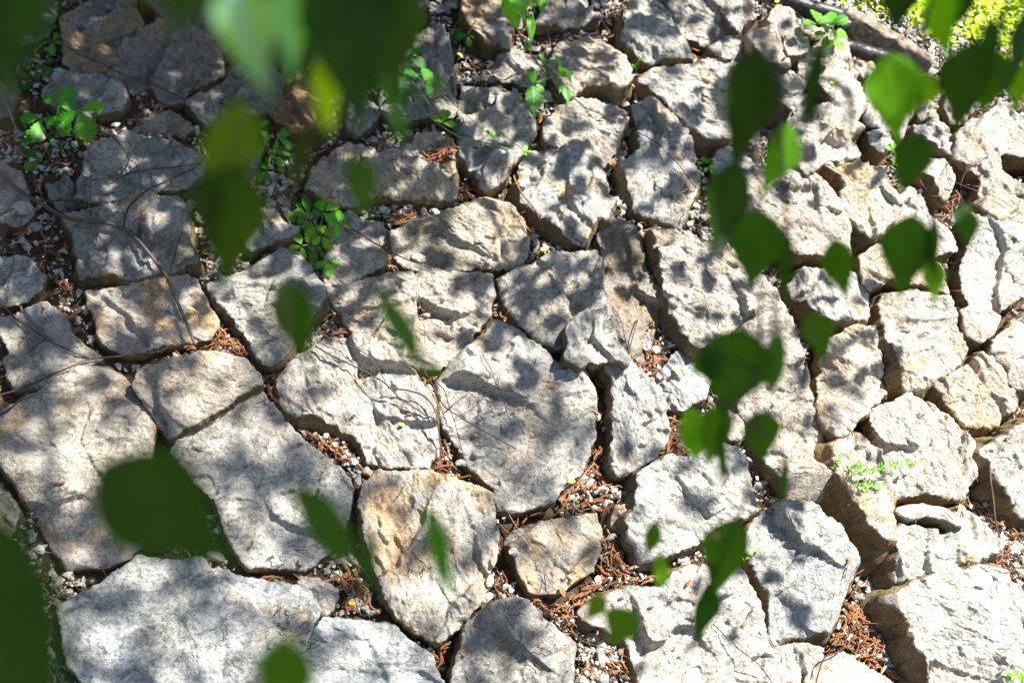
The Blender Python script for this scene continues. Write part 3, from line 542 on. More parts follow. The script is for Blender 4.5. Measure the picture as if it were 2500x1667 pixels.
# gap mask: not under a stone
def covered(u, v): return hm_get(u, v) > ground_z(u, v)+0.010
FR = s2uv([(-120, -120), (2620, -120), (2620, 1790), (-120, 1790)], 0.0)
# pebbles ---------------------------------------------------------------
def hull_shape(r, n=16):
    import bmesh
    bm = bmesh.new(); P = r.normal(size=(n, 3)); P /= np.linalg.norm(P, axis=1)[:, None]; P *= r.uniform(0.75, 1.1, (n, 1))*np.array([1, 0.75, 0.5])
    for p in P: bm.verts.new(p)
    bmesh.ops.convex_hull(bm, input=bm.verts); 
    for v_ in [v_ for v_ in bm.verts if not v_.link_faces]: bm.verts.remove(v_)
    bmesh.ops.bevel(bm, geom=list(bm.edges), offset=0.07, segments=1, affect='EDGES')
    bmesh.ops.triangulate(bm, faces=bm.faces); bm.verts.index_update()
    V = np.array([v_.co[:] for v_ in bm.verts]); Tt = np.array([[q.index for q in f.verts] for f in bm.faces]); bm.free(); return V, Tt
gr = np.random.default_rng(11)
SH = [hull_shape(gr, int(gr.integers(9, 15))) for _ in range(14)]
def rotm(r, flat=0.5):
    a = r.uniform(0, 2*math.pi); t = r.normal(0, flat); b = r.uniform(0, 2*math.pi)
    return np.array(Matrix.Rotation(b, 3, 'Z') @ Matrix.Rotation(t, 3, 'X') @ Matrix.Rotation(a, 3, 'Z'))
bag = Bag(); umin, umax = FR[:, 0].min()-0.3, FR[:, 0].max()+0.3; vmin, vmax = FR[:, 1].min()-0.25, FR[:, 1].max()+0.2
def pebbles(N, s0, s1, dz0, dz1, keep=None):
    U = gr.uniform(umin, umax, N); V = gr.uniform(vmin, vmax, N); ok = ~covered(U, V)
    U, V = U[ok], V[ok]; Z = ground_z(U, V)
    Pc_ = w2c(b2w(np.c_[U, V, Z])); sx_ = Pc_[:, 0]/-Pc_[:, 2]/KPX+1250; sy_ = -Pc_[:, 1]/-Pc_[:, 2]/KPX+833.5
    dk_ = 0.62/(1+np.exp((sx_+0.6*sy_-900)/90)); k_ = gr.random(len(U)) > dk_; U, V, Z = U[k_], V[k_], Z[k_]
    if keep is not None:
        k = keep(U, V); U, V, Z = U[k], V[k], Z[k]
    for u, v, z in zip(U, V, Z):
        s = gr.uniform(s0, s1)*gr.uniform(0.7, 1.0); Vs, Ts = SH[gr.integers(len(SH))]
        bag.add((Vs*s) @ rotm(gr).T + [u, v, z+gr.uniform(dz0, dz1)+s*0.25], None, Ts, gr.beta(1.6, 1.4))
pebbles(120000, 0.006, 0.0125, -.002, 0.014)
pebbles(26000, 0.011, 0.021, 0.006, 0.02)
pebbles(3000, 0.019, 0.030, 0.006, 0.02)
tag(link('gravel', bag.mesh('gravel', [M_GRAVEL], False), None, BANK), kind='stuff')
tag(bpy.data.objects['gravel'], 'angular pale gravel packed into the gaps between the blocks', 'gravel')
# catkins ---------------------------------------------------------------
def catkin(bag, u, v, z, L, r, az, curl, a):
    m = max(8, int(L/0.0028)); t = np.linspace(0, 1, m); th = az+curl*(t-0.5)+0.4*np.sin(t*5+az*3)
    dx = np.cumsum(np.cos(th))*L/m; dy = np.cumsum(np.sin(th))*L/m
    P = np.stack([u+dx-dx.mean(), v+dy-dy.mean(), z+0.004*np.sin(t*3.1+az)], 1)
    R = r*(0.68+0.42*(np.arange(m) % 2))*np.clip(np.minimum(t*6+0.4, (1-t)*5+0.35), 0, 1)
    V, q, tr = tube(P, R, 6); V = V+gr.normal(0, r*0.13, V.shape); bag.add(V, q, tr, a)
cb = Bag()
def litter(N, cen=None, sig=0.05, zoff=(0.004, 0.016), allow=False, sc=1.0):
    for _ in range(N):
        if cen is None: u, v = gr.uniform(umin, umax), gr.uniform(vmin, vmax)
        else: u, v = cen[0]+gr.normal(0, sig), cen[1]+gr.normal(0, sig)
        h = float(hm_get(u, v)); g = float(ground_z(u, v))
        if h > g+0.012 and not allow: continue
        z = (h if h > g+0.012 else g+0.008)+gr.uniform(*zoff)
        if cen is None and (u-CR0[0])*CRN[0]+(v-CR0[1])*CRN[1] > -0.02: continue
        # lie along the gap: try a few directions and keep the freest
        best = None
        for k in range(5):
            az = gr.uniform(0, math.pi); s_ = sum(float(hm_get(u+d*math.cos(az), v+d*math.sin(az))) > g+.015 for d in (-.03, -.015, .015, .03))
            if best is None or s_ < best[0]: best = (s_, az)
        catkin(cb, u, v, z, gr.uniform(0.025, 0.06)*sc, gr.uniform(0.0022, 0.0040), best[1], gr.normal(0, 1.0), gr.uniform(0, 1)**2)
litter(9000)
CL = [(T(1,2,[(1200,1170)]),14,.03),(T(1,2,[(1380,1190)]),26,.03),(T(1,2,[(1560,1180)]),30,.03),(T(1,2,[(1700,1160)]),44,.04),(T(1,2,[(1820,1080)]),46,.035),(T(1,2,[(1900,1000)]),26,.025),(T(1,2,[(1960,1240)]),34,.03),(T(1,2,[(2030,1320)]),16,.02),
 (T(1,2,[(1500,500)]),26,.025),(T(1,2,[(1530,640)]),26,.025),(T(1,2,[(1560,760)]),20,.02),(T(1,2,[(1560,880)]),16,.02),(T(1,2,[(420,860)]),24,.03),(T(1,2,[(560,950)]),26,.03),(T(1,2,[(690,1060)]),18,.03),
 (T(2,3,[(200,120)]),44,.04),(T(2,3,[(380,110)]),44,.035),(T(2,3,[(500,70)]),30,.03),(T(2,3,[(120,280)]),20,.03),(T(2,3,[(80,420)]),16,.02),(T(2,3,[(150,560)]),14,.02),(T(2,3,[(240,720)]),20,.025),(T(2,3,[(400,860)]),30,.03),(T(2,3,[(500,960)]),26,.03),(T(2,3,[(740,820)]),50,.035),(T(2,3,[(830,740)]),34,.035),(T(2,3,[(900,560)]),24,.02),(T(2,3,[(930,430)]),18,.02),(T(2,3,[(1050,750)]),26,.03),(T(2,3,[(620,1040)]),18,.03),(T(2,3,[(780,140)]),20,.02),(T(2,3,[(950,1480)]),14,.04),
 (T(2,2,[(760,1080)]),44,.035),(T(2,2,[(820,1000)]),26,.03),(T(2,2,[(820,470)]),12,.02),(T(2,2,[(930,1260)]),26,.03),(T(2,2,[(1010,1290)]),16,.02),(T(2,2,[(560,250)]),20,.02),(T(2,2,[(1300,370)]),24,.03),(T(2,2,[(1400,520)]),12,.015),(T(2,2,[(1480,730)]),26,.025),(T(2,2,[(1420,980)]),24,.025),(T(2,2,[(1680,630)]),18,.02),(T(2,2,[(930,820)]),10,.02),
 (T(1,3,[(250,700)]),30,.03),(T(1,3,[(380,730)]),20,.02),(T(1,3,[(820,830)]),26,.03),(T(1,3,[(920,940)]),22,.03),(T(1,3,[(1380,1200)]),16,.02),(T(1,3,[(1480,1300)]),14,.02),(T(1,3,[(1700,1200)]),34,.03),(T(1,3,[(1800,1080)]),22,.02),(T(1,3,[(1620,1320)]),18,.02),
 (T(0,2,[(1850,130)]),50,.035),(T(0,2,[(1600,180)]),22,.03),(T(0,2,[(1450,220)]),14,.02),(T(0,2,[(2000,180)]),18,.02),(T(0,2,[(2180,450)]),24,.03),(T(0,2,[(2270,560)]),18,.02),
 (T(0,1,[(330,1020)]),16,.02),(T(0,1,[(430,1030)]),14,.02),(T(0,1,[(120,1180)]),20,.02),
 (T(3,1,[(700,160)]),60,.035),(T(3,1,[(780,280)]),30,.025),(T(3,1,[(1650,330)]),34,.03),(T(3,1,[(1880,150)]),44,.04),(T(3,1,[(1860,60)]),30,.035),(T(3,1,[(1820,760)]),16,.02),(T(3,1,[(1870,1080)]),14,.02),(T(3,1,[(1080,630)]),18,.025),
 (T(3,2,[(800,900)]),26,.03),(T(3,2,[(900,880)]),20,.025),(T(3,2,[(2000,900)]),44,.035),(T(3,2,[(2100,850)]),34,.035),(T(3,2,[(2250,720)]),24,.03),(T(3,2,[(1300,1430)]),24,.025),(T(3,2,[(1450,1420)]),30,.025),(T(3,2,[(1600,1450)]),26,.025),(T(3,2,[(1780,1450)]),28,.025),(T(3,2,[(570,480)]),14,.02),(T(3,2,[(650,560)]),16,.02),
 (T(3,3,[(950,1000)]),30,.04),(T(3,3,[(1050,1080)]),36,.04),(T(3,3,[(850,1180)]),40,.045),(T(3,3,[(1000,1250)]),50,.045),(T(3,3,[(750,1300)]),20,.03),(T(3,3,[(1150,1420)]),34,.035),(T(3,3,[(1300,1500)]),22,.03),(T(3,3,[(1200,800)]),20,.02),(T(3,3,[(680,150)]),10,.02),(T(3,3,[(2200,300)]),26,.04),(T(3,3,[(2050,570)]),16,.03),
 (T(2,0,[(1750,410)]),44,.03),(T(2,0,[(1850,440)]),20,.02),(T(2,0,[(2030,250)]),24,.025),(T(2,0,[(2130,200)]),16,.02),(T(2,0,[(1250,640)]),14,.02),(T(2,0,[(370,1090)]),16,.02),(T(2,0,[(600,190)]),16,.03),(T(2,0,[(950,290)]),16,.03),
 (T(2,1,[(340,480)]),26,.025),(T(2,1,[(250,400)]),16,.02),(T(2,1,[(860,620)]),26,.02),(T(2,1,[(970,1150)]),20,.012),
 (T(1,1,[(1270,530)]),18,.02),(T(1,1,[(1780,90)]),14,.015),(T(1,1,[(1800,280)]),30,.03),(T(1,1,[(1900,250)]),22,.02),(T(1,1,[(1250,870)]),14,.02),(T(1,1,[(740,1280)]),16,.02),(T(1,1,[(890,1430)]),24,.03),(T(1,1,[(1040,1480)]),20,.02)]
for c, n, sg in CL: litter(int(n*1.25), s2uv(c, 0.03)[0], sg, (0.004, 0.022), gr.random() < 0.0)
litter(26, s2uv(T(1,0,[(1570,1290)]), 0.12)[0], 0.014, (0.004, 0.012), True)
litter(16, s2uv(T(1,0,[(1640,1230)]), 0.12)[0], 0.014, (0.004, 0.012), True)
litter(170, None, 0, (0.002, 0.004), True, 0.6)
for _ in range(9000):      # straws and leaf crumbs among them
    u, v = gr.uniform(umin, umax), gr.uniform(vmin, vmax); h = float(hm_get(u, v)); g = float(ground_z(u, v))
    if (h > g+.012 and gr.random() > .10) or (u-CR0[0])*CRN[0]+(v-CR0[1])*CRN[1] > -0.02: continue
    z = max(h, g+.012)+gr.uniform(.003, .016); az = gr.uniform(0, 2*math.pi); L = gr.uniform(.01, .045); d = np.array([math.cos(az), math.sin(az), gr.normal(0, .15)])
    P0 = np.array([u, v, z]); V, q, tr = tube(np.array([P0-d*L/2, P0+[0, 0, gr.normal(0, .002)], P0+d*L/2]), gr.uniform(.0005, .0014), 5); cb.add(V, q, tr, gr.random())
tag(link('fallen_catkins', cb.mesh('fallen_catkins', [M_CATKIN]), None, BANK), 'russet fallen catkins drifted into the joints between the blocks', 'catkins', None, 'stuff')

bag = Bag(); pebbles(16000, 0.005, 0.011, 0.014, 0.026); tag(link('pebbles', bag.mesh('pebbles', [M_GRAVEL], False), None, BANK), 'pale pebbles scattered over the fallen catkins', 'pebbles', None, 'stuff')
# loose stones and white chips one can point at -----------------------------------------------
def loose(s, size, label, tint=(1.1, 1.08), och=0.0, flat=0.6, az=0.0, asp=0.7):
    u, v = s2uv(s, 0.03)[0]; z = max(float(hm_get(u, v)), float(ground_z(u, v))+0.012)
    r = np.random.default_rng(int(u*1000) % 9999)
    import bmesh
    bm = bmesh.new(); bmesh.ops.create_icosphere(bm, subdivisions=4, radius=1.0)
    V = np.array([q.co[:] for q in bm.verts]); Tt = np.array([[q.index for q in f.verts] for f in bm.faces]); bm.free()
    for k in range(13):      # hewn facets
        d = r.normal(size=3); d /= np.linalg.norm(d); c = r.uniform(0.55, 0.85); e = V @ d - c; V = V-np.clip(e, 0, None)[:, None]*d*0.92
    V *= np.array([1, asp, flat])*size
    V += (V/np.linalg.norm(V, axis=1)[:, None])*(0.02*size*fbm(V/size*3+u*7, 3))[:, None]
    V = V @ np.array(Matrix.Rotation(az, 3, 'Z')).T
    o = link('loose_stone', mesh_from('loose_stone', V, None, Tt, [M_STONE], True, {'side': np.zeros(len(V)), 'rel': np.zeros(len(V))}), None, BANK @ Matrix.Translation((u, v, z+size*flat*0.45)))
    o.color = (*tint, 0, och); tag(o, label, 'stone')
loose(T(0,1,[(195,470)]), 0.033, 'cream rounded stone under the forked branch end at the left edge', (1.1, 0.98))
loose(T(0,1,[(290,570)]), 0.024, 'flat grey chip in the white gravel left of the big mossy block', (0.9, 1.0), flat=.35)
loose(T(0,1,[(480,930)]), 0.014, 'white pebble below the lower left corner of the big mossy block')
loose(T(1,3,[(1940,910)]), 0.020, 'white angular stone touching the tip of the pointed dark grey block', (1.2, 1.2), az=.6)
loose(T(1,3,[(1945,800)]), 0.022, 'longer white stone just above the one at the pointed block', (1.2, 1.2), asp=.55, az=1.2)
loose(T(1,1,[(1390,840)]), 0.027, 'flat white chip under the tip of the raspberry twig', (1.15, 1.1), flat=.3, asp=.5, az=-.25)
loose(T(1,1,[(1700,400)]), 0.011, 'small white pebble sitting on the long humped block')
loose(T(2,3,[(130,565)]), 0.016, 'blocky white pebble left of the yellow orange stained block', (1.2, 1.2))
loose(T(1,2,[(975,1215)]), 0.021, 'cream stone at the upper left corner of the tall cream block', (1.05, .98))
loose(T(1,2,[(900,1310)]), 0.018, 'white egg shaped pebble left of the tall cream block', (1.15, 1.15), az=1.5)
loose(T(1,2,[(1730,1165)]), 0.018, 'white chip in the middle of the catkin pile at the centre', (1.25, 1.2))
loose(T(1,2,[(1660,1235)]), 0.013, 'smaller white chip at the lower rim of the catkin pile', (1.25, 1.2))
loose(T(2,2,[(625,1425)]), 0.014, 'white pebble in the channel left of the wood strip block', (1.2, 1.2))
loose(T(2,2,[(925,1210)]), 0.009, 'little white pebble below the narrow upright block', (1.2, 1.2))
loose(T(2,3,[(1340,745)]), 0.016, 'grey white pebble above the big white bottom block', (1.05, 1.08))
loose(T(2,3,[(800,1210)]), 0.020, 'sandy stone half sunk in gravel right of the pointed dark block', (1.05, .95))
loose(T(2,3,[(975,1390)]), 0.017, 'rounded white pebble in the gravel at the bottom edge', (1.1, 1.12))
loose(T(2,3,[(840,1520)]), 0.020, 'cream pebble at the bottom edge in the gravel', (1.05, .98))
loose(T(3,3,[(970,1340)]), 0.017, 'white chip half covered by the catkins at lower right', (1.25, 1.2), flat=.4)
loose(T(3,3,[(2270,450)]), 0.030, 'shiny white flake by the bare stem at the right edge', (1.3, 1.25), flat=.35)
loose(T(3,3,[(2310,665)]), 0.024, 'smooth oval cream pebble at the right edge', (1.15, 1.05), .1)
loose(T(3,2,[(1015,450)]), 0.010, 'small dark pebble resting on the face of a white block', (0.6, 0.62), flat=.5, asp=.65)
loose(T(2,1,[(1260,600)]), 0.014, 'white pebble at the upper left corner of the shield shaped block', (1.2, 1.1))
loose(T(2,1,[(1245,660)]), 0.013, 'second white pebble wedged beside the shield shaped block', (1.15, 1.1), az=1.)
loose(T(2,0,[(1180,800)]), 0.026, 'grey white chip between the two blocks crossed by the bramble stem', (0.95, 1.0), flat=.4, asp=.5)
loose(T(0,0,[(920,940)]), 0.017, 'cream pebble at the foot of the rounded sunny topped block', (0.85, .8), asp=.5)
loose(T(0,0,[(670,1310)]), 0.014, 'pale pebble below the strawberry leaves', (0.9, .85))
loose(T(1,0,[(1040,1200)]), 0.024, 'shaded flat stone on the dry litter right of the blurred tip', (0.8, .78), flat=.4, asp=.55)
loose(T(2,1,[(965,1090)]), 0.012, 'bright white chip beside the little catkin heap on the long leaning block', (1.3, 1.25))
# ---------------------------------------------------------------- draped twigs
def drape(s_pts, r, lift=0.0, hstart=0.08, step=0.006, soft=9):
    uv = spline(s2uv(s_pts, hstart), step)
    z = np.maximum(hm_get(uv[:, 0], uv[:, 1]), ground_z(uv[:, 0], uv[:, 1])+0.012)
    z = np.maximum.reduce([np.roll(np.pad(z, 3, mode='edge'), k)[3:-3] for k in (-2, -1, 0, 1, 2)])
    # a stiff twig bridges the gaps: upper envelope, then smoothing
    n = len(z); x = np.arange(n)*step; env = z.copy()
    for _ in range(2):
        for w in (6, 14, 28):
            if n > 2*w+2:
                pad = np.pad(env, w, mode='edge'); mid = 0.5*(pad[:-2*w]+pad[2*w:]); env = np.maximum(env, mid*0.75+env*0.25)
    k = np.ones(soft)/soft; env = np.convolve(np.pad(env, soft//2, mode='edge'), k, 'valid')[:n]
    env = np.maximum(env, z-0.004)
    env = np.convolve(np.pad(env, 2, mode='edge'), np.ones(5)/5, 'valid')[:n]
    P = np.c_[uv, env+r*1.1+lift*np.sin(np.linspace(0, math.pi, n))]
    P[:, :2] += 0.0012*np.stack([pn(P*40), pn(P*40+9)], 1)
    return P
def twig(lines, label, cat='twig', mat=None, group='bare twigs lying on the blocks', name='twig'):
    bag = Bag()
    for ln in lines:
        pts, r0, r1 = ln[:3]; lift = ln[3] if len(ln) > 3 else 0.0
        P = drape(pts, r0, lift); n = len(P); R = np.linspace(r0, r1, n)*(1+0.12*pn(P*90))
        R[::17] *= 1.25
        V, q, t = tube(P, R, 7); bag.add(V, q, t, gr.uniform(0, .6))
    me = bag.mesh(name, [mat or M_TWIG]); c = np.array([v.co[:] for v in me.vertices]).mean(0)
    me.transform(Matrix.Translation(-Vector(c))); o = link(name, me, None, BANK @ Matrix.Translation(Vector(c))); o.color = (1, 1, 1, 1)
    return tag(o, label, cat, group)
twig([(T(0,1,[(-60,90),(0,140),(200,310),(350,400),(530,510),(700,550),(900,570),(1030,630),(1150,720),(1280,880),(1380,1020),(1450,1180),(1520,1340),(1600,1530)]), .0056, .0042, .014),
      (T(0,1,[(1020,605),(1060,450),(1200,330),(1400,220),(1600,110),(1690,0),(1750,-120)]), .0032, .0022, .012),
      (T(0,1,[(1385,1000),(1430,820),(1490,610)]), .002, .0012, .01)],
     'longest curved fallen branch with two side shoots lying over the mossy and the orange blocks', 'branch', name='branch')
twig([(T(0,1,[(-60,480),(0,465),(200,395),(400,358),(700,365)]), .003, .002)], 'second branch reaching in from the left edge under the forked end')
twig([(T(0,1,[(740,-20),(760,130),(745,330),(750,540)]), .0017, .001, .01), (T(0,1,[(640,60),(700,200),(720,350),(790,560),(800,690)]), .0016, .001, .01)], 'pair of thin upright twigs standing against the mossy block')
twig([(T(0,0,[(700,1100),(900,1160),(1000,1260),(1060,1350),(1020,1440),(880,1560)]), .002, .0012), (T(0,0,[(1060,1350),(1130,1420),(1160,1560)]), .0015, .001), (T(0,0,[(960,1510),(1200,1450),(1400,1430),(1650,1385)]), .0016, .001)], 'dark branching twig draped over the broad shadowed slab')
twig([(T(0,0,[(140,170),(300,290),(430,400),(580,470),(700,540),(850,600),(1000,680),(1250,760),(1500,860)]), .0022, .0014, .01)], 'thin twig slanting across the foot of the rust stained block')
twig([(T(0,0,[(-20,640),(30,830),(100,1000),(150,1110)]), .0045, .0035, .02)], 'pale dry stick leaning at the left edge beside the strawberry leaves', mat=M_TIMBER)
twig([(T(0,2,[(-40,-220),(60,-130),(150,-40),(240,10),(320,80),(450,160),(600,230),(740,290)]), .0026, .0018)], 'bare twig down the greenish wedge block at left')
twig([(T(0,2,[(-40,610),(200,530),(420,440),(600,370),(750,300),(1000,270),(1250,240),(1380,190)]), .0028, .0018)], 'long dark twig along the joint above the pinkish slab')
twig([(T(0,2,[(-30,790),(100,710),(220,600),(300,530)]), .003, .002)], 'short dark twig in the joint at the left edge above the pinkish slab')
twig([(T(0,1,[(190,420),(180,560),(130,800),(90,1000),(65,1170)]), .0014, .001, .012)], 'hair thin twig crossing the smooth grey block at the left edge')
twig([(T(1,1,[(430,290),(600,430),(760,550),(900,620),(1030,700),(1160,770),(1300,840),(1450,890),(1560,908)]), .0028, .0015, .006)], 'straight reddish twig running from the bright raspberry leaves to the boat shaped block')
twig([(T(1,2,[(560,190),(700,280),(850,355),(1000,440),(1120,520),(1250,650),(1350,720),(1440,790),(1520,820)]), .0026, .0018, .006),
      (T(1,2,[(1150,540),(1350,600),(1440,660),(1490,730),(1530,850),(1560,980),(1610,1130)]), .0026, .002, .02),
      (T(1,2,[(580,75),(720,150),(850,220),(980,290),(1060,380),(1130,480)]), .0018, .0013, .006)], 'forked reddish twig spread over the pale block with the olive edge')
twig([(T(1,2,[(1440,400),(1480,470),(1530,590),(1590,700),(1700,780),(1900,890),(2050,960),(2190,1025)]), .002, .0012, .02),
      (T(1,2,[(1500,420),(1600,540),(1640,680),(1700,850),(1770,1080)]), .0016, .001, .02),
      (T(1,2,[(1620,720),(1700,650),(1800,580)]), .0012, .0008, .01), (T(1,2,[(1700,765),(1830,700),(1950,590)]), .0012, .0008, .01)], 'tangle of thin dark twigs rising from the catkin pile in the centre', name='twig_tangle')
twig([(T(1,2,[(1900,310),(1960,440),(2000,540),(2060,640),(2100,740),(2160,860)]), .0013, .0008, .008), (T(1,2,[(1850,560),(1990,540)]), .001, .0007, .008)], 'fine forked twig on the large rough central block')
twig([(T(1,1,[(1415,890),(1390,1020),(1400,1180),(1440,1290),(1460,1500)]), .001, .0008, .006)], 'hair thin vertical twig on the boat shaped block')
twig([(T(2,0,[(630,840),(750,950),(850,1000),(1000,1080),(1100,1135),(1300,1255),(1480,1400),(1560,1500),(1640,1600)]), .0017, .001, .012)], 'trailing thin bramble stem across two blocks in the upper centre', 'bramble', name='trailing_bramble')
twig([(T(2,0,[(1570,-20),(1650,60),(1750,140)]), .0017, .0012, .01)], 'dry grass blade on the tan top edge block', mat=M_DEAD)
twig([(T(2,3,[(1755,1120),(1900,1280),(2000,1370),(2100,1440),(2250,1600)]), .0018, .0014, .02)], 'bare reddish twig casting a parallel shadow on the big white bottom block')
twig([(T(3,3,[(590,1620),(610,1500),(650,1390),(760,1340),(830,1270),(880,1190),(950,1110),(1040,1078),(1180,1075)]), .0022, .0015, .02)], 'pale curved twig above the densest catkins at lower right')
twig([(T(3,2,[(2010,1160),(2020,1280),(2060,1400),(2100,1568),(2160,1700),(2220,1810),(2340,1950)]), .0032, .0018, .02)], 'slender bare stem rising at the right edge beside the diagonal ridged block')
twig([(T(2,3,[(340,960),(480,1090),(600,1180),(700,1240),(850,1280),(1000,1310),(1130,1370)]), .0018, .0012, .008)], 'thin dark twig along the foot of the pointed dark grey block')
twig([(T(2,2,[(560,1410),(700,1270),(820,1130)]), .0017, .0015, .008)], 'straight pale stalk bridging the pebble channel', mat=M_DEAD)
twig([(T(2,3,[(130,200),(200,330),(330,520),(420,680),(490,810)]), .0013, .001, .006)], 'dry pale stalk lying on the yellow orange stained block', mat=M_DEAD)
twig([(T(2,1,[(970,1200),(1040,1320),(1080,1440),(1120,1560)]), .0012, .001, .006), (T(2,1,[(1190,1280),(1150,1420),(1110,1568)]), .002, .0014, .01)], 'two short twigs at the foot of the long leaning block')
twig([(T(2,1,[(160,150),(190,260),(260,370),(350,470),(400,580)]), .003, .002, .01)], 'orange brown root strip in the catkin gap beside the orange faced block', mat=M_CATKIN)
twig([(T(2,2,[(1140,240),(1250,340),(1390,400),(1450,470),(1530,560),(1560,660)]), .002, .001, .008)], 'dark twig in the joint above the low bluish stone')
twig([(T(3,3,[(1940,615),(2100,660),(2250,690),(2380,730)]), .0014, .001, .01)], 'thin reddish stalk on top of the huge lower right block')
twig([(T(3,1,[(1690,30),(1660,150),(1700,260),(1760,300)]), .0014, .001, .01), (T(3,1,[(1990,10),(1850,80),(1790,200),(1830,330)]), .0016, .001, .015), (T(3,1,[(1750,200),(1900,280),(2100,370),(2350,530)]), .0014, .001, .01)], 'curly bare rootlets over the small upright stone, upper right', name='rootlets', cat='rootlets')
twig([(T(1,2,[(370,-300+100),(200,-120),(60,-140)]), .0009, .0006), (T(1,2,[(-30,60),(120,50),(240,110),(360,160)]), .0008, .0005), (T(1,2,[(60,130),(180,130),(260,140)]), .0008, .0005), (T(1,2,[(-60,-30),(150,-20),(350,30)]), .0008, .0005)], 'hair fine rootlets on the big block behind the olive leaves', name='rootlets', cat='rootlets')
# the split wood strip and the bark chip
def strip(pts, w, h, label, mat):
    P = spline(np.c_[s2uv(T(2,3,pts), 0.085), np.full(len(pts), .085)], .015); n = len(P); t = np.gradient(P, axis=0); t /= np.linalg.norm(t, axis=1)[:, None]; nrm = np.array([0, 0, 1.]); b = np.cross(nrm, t)
    ww = w*np.clip(np.minimum(np.linspace(0, 1, n)*9+0.3, np.linspace(1, 0, n)*6+0.2), 0, 1)*(1+0.3*pn(P*60))
    prof = [(-1, 0), (-.6, 1), (.2, .8), (.9, .6), (1, 0), (0, -.6)]
    V = np.concatenate([P+b*(ww*a)[:, None]+nrm*h*c for a, c in prof]).reshape(6, n, 3).transpose(1, 0, 2).reshape(-1, 3)
    i = np.arange(n-1)[:, None]*6; j = np.arange(6)[None]; k = (j+1) % 6
    Q = np.stack([i+j, i+6+j, i+6+k, i+k], -1).reshape(-1, 4)
    Tt = [[0, k_, k_+1] for k_ in range(1, 5)]+[[(n-1)*6, (n-1)*6+k_+1, (n-1)*6+k_] for k_ in range(1, 5)]
    o = link('wood_strip', mesh_from('wood_strip', V, Q, Tt, [mat]), None, BANK); tag(o, label, 'wood')
strip([(1110,640),(1300,570),(1420,530),(1600,430),(1740,360),(1900,250),(2030,200)], .006, .003, 'grey split strip of old wood along the foot of the bluish dappled block', M_TIMBER)
strip([(2010,215),(2090,170),(2200,165)], .007, .004, 'curled dark bark chip at the lower right corner of the bluish dappled block', M_DEAD)

# ---------------------------------------------------------------- leaves on the ground plants
def leaflet_mesh(L, W, teeth=7, depth=0.10, fold=0.18, bend=0.25, prof=None, pleat=0.035, nu=50, nv=13, seed=0):
    r = np.random.default_rng(seed)
    t = np.linspace(0, 1, nu); prof = prof or ([0, .06, .2, .4, .6, .8, .92, 1], [0.02, .18, .55, .92, 1, .66, .34, 0.0])
    w = np.interp(t, *prof)*W/2
    saw = 1+depth*(2*((t*teeth) % 1)-1)*(t > .08)
    x = np.linspace(-1, 1, nv)
    X = (w*saw)[:, None]*x[None]*1.0
    Y = np.repeat(t[:, None]*L, nv, 1) + np.abs(x)[None]*w[:, None]*0.22
    ax = np.abs(x)[None]
    Z = np.abs(X)*math.tan(fold)*1.0 - bend*L*(t[:, None]**2)*0.5 + pleat*W*np.sin((t[:, None]*teeth-ax*1.0)*2*math.pi)*ax*0.5 + 0.02*L*r.normal()*x[None]
    V = np.stack([X, Y, Z], -1).reshape(-1, 3)
    i = np.arange(nu-1)[:, None]*nv; j = np.arange(nv-1)[None]
    Q = np.stack([i+j, i+j+1, i+nv+j+1, i+nv+j], -1).reshape(-1, 4)
    vein = np.exp(-(np.abs(x)[None]/0.07)**2)*np.ones((nu, 1)); vein = np.maximum(vein, 0.8*np.exp(-((((t[:, None]*teeth-ax*1.0) % 1)-0.5)/0.12)**2)*(ax < .9))
    return V, Q, vein.ravel()
def frame_from(y, up):
    y = np.asarray(y, float); y /= np.linalg.norm(y); x = np.cross(y, up); x /= np.linalg.norm(x)+1e-9; z = np.cross(x, y)
    return np.stack([x, y, z], 1)
def place(V, o, y, up): return V @ frame_from(y, up).T + o
GN = [0]
def bank_leaf(base, tip, wfrac, par, mat, col, kind='straw'):
    """base, tip in bank coordinates (3D)"""
    base, tip = np.array(base), np.array(tip); L = np.linalg.norm(tip-base); GN[0] += 1
    up = np.array([gr.normal(0, .3)+0.1, gr.normal(0, .3)+.15, 1.0])
    if kind == 'straw': V, Q, vn = leaflet_mesh(L, L*wfrac, 7, .17, gr.uniform(.05, .3), gr.uniform(.0, .35), seed=GN[0])
    elif kind == 'narrow': V, Q, vn = leaflet_mesh(L, L*wfrac, 3, .0, .1, .2, nu=7, nv=3, seed=GN[0])
    else: V, Q, vn = leaflet_mesh(L, L*wfrac, 6, .05, .15, .2, ([0, .05, .25, .45, .7, .9, 1], [.05, .45, .95, 1, .6, .15, 0]), seed=GN[0])
    V = place(V, base, tip-base, up)
    me = mesh_from('leaf', V, Q, None, [mat], True, {'var': vn}); o = link('leaf', me, par); o.color = (*col, 1); return o
